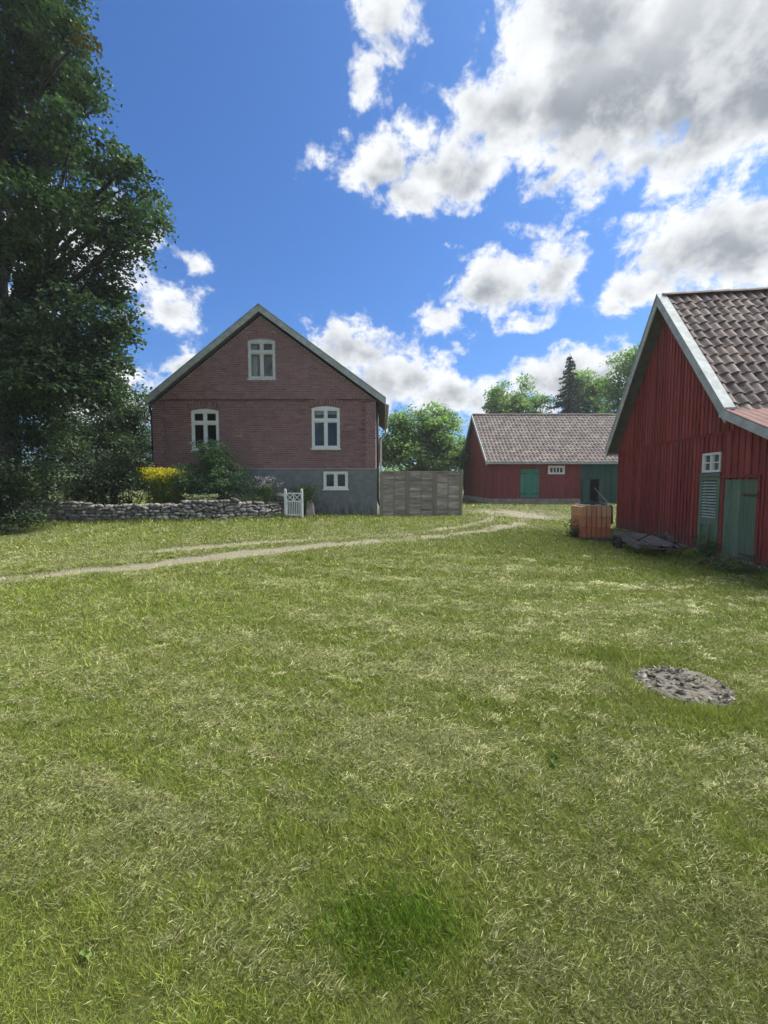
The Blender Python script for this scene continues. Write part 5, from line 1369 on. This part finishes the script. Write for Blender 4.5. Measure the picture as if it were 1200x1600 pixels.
k = (rng.random(len(x)) < 0.05 + 2.1 * lawn_color(x, y)) & (y > 0.8) & keep_mask(x, y); x, y, th, core_, tone = x[k], y[k], th[k], core_[k], tone[k]; n = len(x)
ang_ = th + rng.normal(0, 0.9, n); L_ = (0.020 + 0.0065 * y) * rng.uniform(0.4, 1.3, n)
c = STRAW[rng.integers(0, 4, n)] * rng.uniform(0.75, 1.25, (n, 1)) * tone[:, None] * 1.3
v, f, cc = blades(np.stack([x, y], 1), 0.004 + 0.016 * rng.random(n), 0.00115 * y * rng.uniform(0.7, 1.4, n), np.stack([np.cos(ang_), np.sin(ang_)], 1) * L_[:, None], c, head=ang_ + np.pi / 2, quad=True)
v[:, 2] += np.repeat(0.012 + 0.026 * core_ * rng.random(n), 4); push(v, f, cc)
x, y, th, core_, tone = heaps(1750, 60, 9.0, 0.040, 1.2); k = (y > 0.8) & keep_mask(x, y) & (rng.random(len(x)) < 1.1 - 1.2 * lawn_color(x, y)); x, y, core_, tone = x[k], y[k], core_[k], tone[k]; n = len(x)
ang_ = rng.uniform(0, 6.283, n); h = (0.024 + 0.0035 * y) * rng.uniform(0.5, 1.3, n) * (0.6 + 0.6 * core_)
push(*blades(np.stack([x, y], 1), h, 0.0014 * y * rng.uniform(0.6, 1.4, n), np.stack([np.cos(ang_), np.sin(ang_)], 1) * (h * rng.uniform(0.3, 1.1, n))[:, None], GREEN[rng.integers(0, 4, n)] * rng.uniform(0.65, 1.25, (n, 1)) * tone[:, None]))
# the fresh green patch at the front
x = rng.normal(0.03, 0.15, 5000); y = rng.normal(1.42, 0.09, 5000); n = 5000; ang_ = rng.uniform(0, 6.283, n); h = rng.uniform(0.02, 0.055, n)
push(*blades(np.stack([x, y], 1), h, 0.0034 * rng.uniform(0.6, 1.4, n), np.stack([np.cos(ang_), np.sin(ang_)], 1) * (h * 0.6)[:, None], np.array([[0.105, 0.195, 0.016]]) * rng.uniform(0.6, 1.35, (n, 1))))
me = np_mesh('grass', np.concatenate(VV), np.concatenate(FF), 3, col=np.concatenate(CC))
tag(link_mesh('grass', me, None, M['grass']), 'mown lawn grass with pale dry clippings', 'grass', kind='stuff')

# clover patches between the grass
n = 60000; x, y = wedge(0.95, 6.5, n); cl_ = vnoise(x, y, 0.45, 81) * 0.6 + vnoise(x, y, 0.15, 82) * 0.4
k = keep_mask(x, y) & (rng.random(n) < sstep(0.54, 0.74, cl_)); x, y = x[k], y[k]
P = np.stack([x, y, ground(x, y) + 0.012 + 0.016 * rng.random(len(x))], 1)
o = link_mesh('clover', leaves_mesh('clover', P, 0.008 * rng.uniform(0.6, 1.4, len(P)) * (0.7 + 0.14 * y), rng.random(len(P)), 1.6, 0.9), None, leaf_mat('clover_leaf', (0.075, 0.130, 0.018), (0.14, 0.205, 0.03), 0.3))
tag(o, 'small clover leaves in patches between the lawn grass', 'clover', kind='stuff')

# broad-leaved rosettes in the lawn, dead leaves and twigs on the well cover
def rosette(label, x, y, n, L, seed):
    rr = random.Random(seed); z = gz(x, y); root = empty('rosette_weed', (x, y, z)); tag(root, label, 'weed', 'rosette weeds in the lawn')
    q = MB()
    for k in range(n):
        a = 6.283 * k / n + rr.uniform(-0.3, 0.3); l = L * rr.uniform(0.7, 1.2); w_ = l * 0.2; c, s_ = math.cos(a), math.sin(a); e = rr.uniform(0.5, 0.9)
        def pt(u, v, h): return (c * u - s_ * v, s_ * u + c * v, h)
        q.add([pt(0, 0, 0.01), pt(l * .5, -w_, .45 * l * e + .02), pt(l * .55, 0, .40 * l * e + .02), pt(l * .5, w_, .45 * l * e + .02), pt(l, 0, .5 * l * e)], [(0, 1, 2), (0, 2, 3), (1, 4, 2), (2, 4, 3)], None, rr.random())
    q.build('leaf_whorl', M['leaf_lime'], root)
rosette('bright green weed rosette in the lawn to the near side of the well cover', 0.97, 2.37, 9, 0.035, 1)
rosette('yellow green weed rosette low in the lawn below the raked clippings', 0.93, 2.28, 8, 0.032, 2)
rosette('light green weed rosette at the bottom corner of the lawn', -0.98, 1.33, 8, 0.028, 3)
M['deadleaf'] = leaf_mat('dead_leaf', (0.035, 0.029, 0.021), (0.20, 0.175, 0.135), 0.1)
n = 230; a = rng.uniform(0, 6.283, n); r_ = WR * 0.97 * np.sqrt(rng.random(n)); P = np.stack([r_ * np.cos(a), r_ * np.sin(a), 0.022 + 0.02 * rng.random(n)], 1)
o = link_mesh('dead_leaves', leaves_mesh('dead_leaves', P, 0.045 * rng.uniform(0.4, 1.5, n), rng.random(n), 1.6, 0.5), wc, M['deadleaf']); o['kind'] = 'stuff'

# ---------------------------------------------------------------- thin haze volume, added partly to mimic veiling lens glare
q = MB(); q.box(-1450, 1450, -1450, 1450, -2.0, 22.0)
m = bpy.data.materials.new('hazy_air'); m.use_nodes = True; t = NT(m.node_tree); t.n.clear()
out = t.add('ShaderNodeOutputMaterial'); pv = t.add('ShaderNodeVolumePrincipled')
pv.inputs['Color'].default_value = (0.86, 0.94, 1.0, 1); pv.inputs['Density'].default_value = 0.0007; pv.inputs['Anisotropy'].default_value = 0.25
t.link(pv.outputs[0], out.inputs['Volume'])
tag(q.build('haze', m), 'thin pale haze over the farmyard, added partly for lens glare', 'haze', kind='stuff')
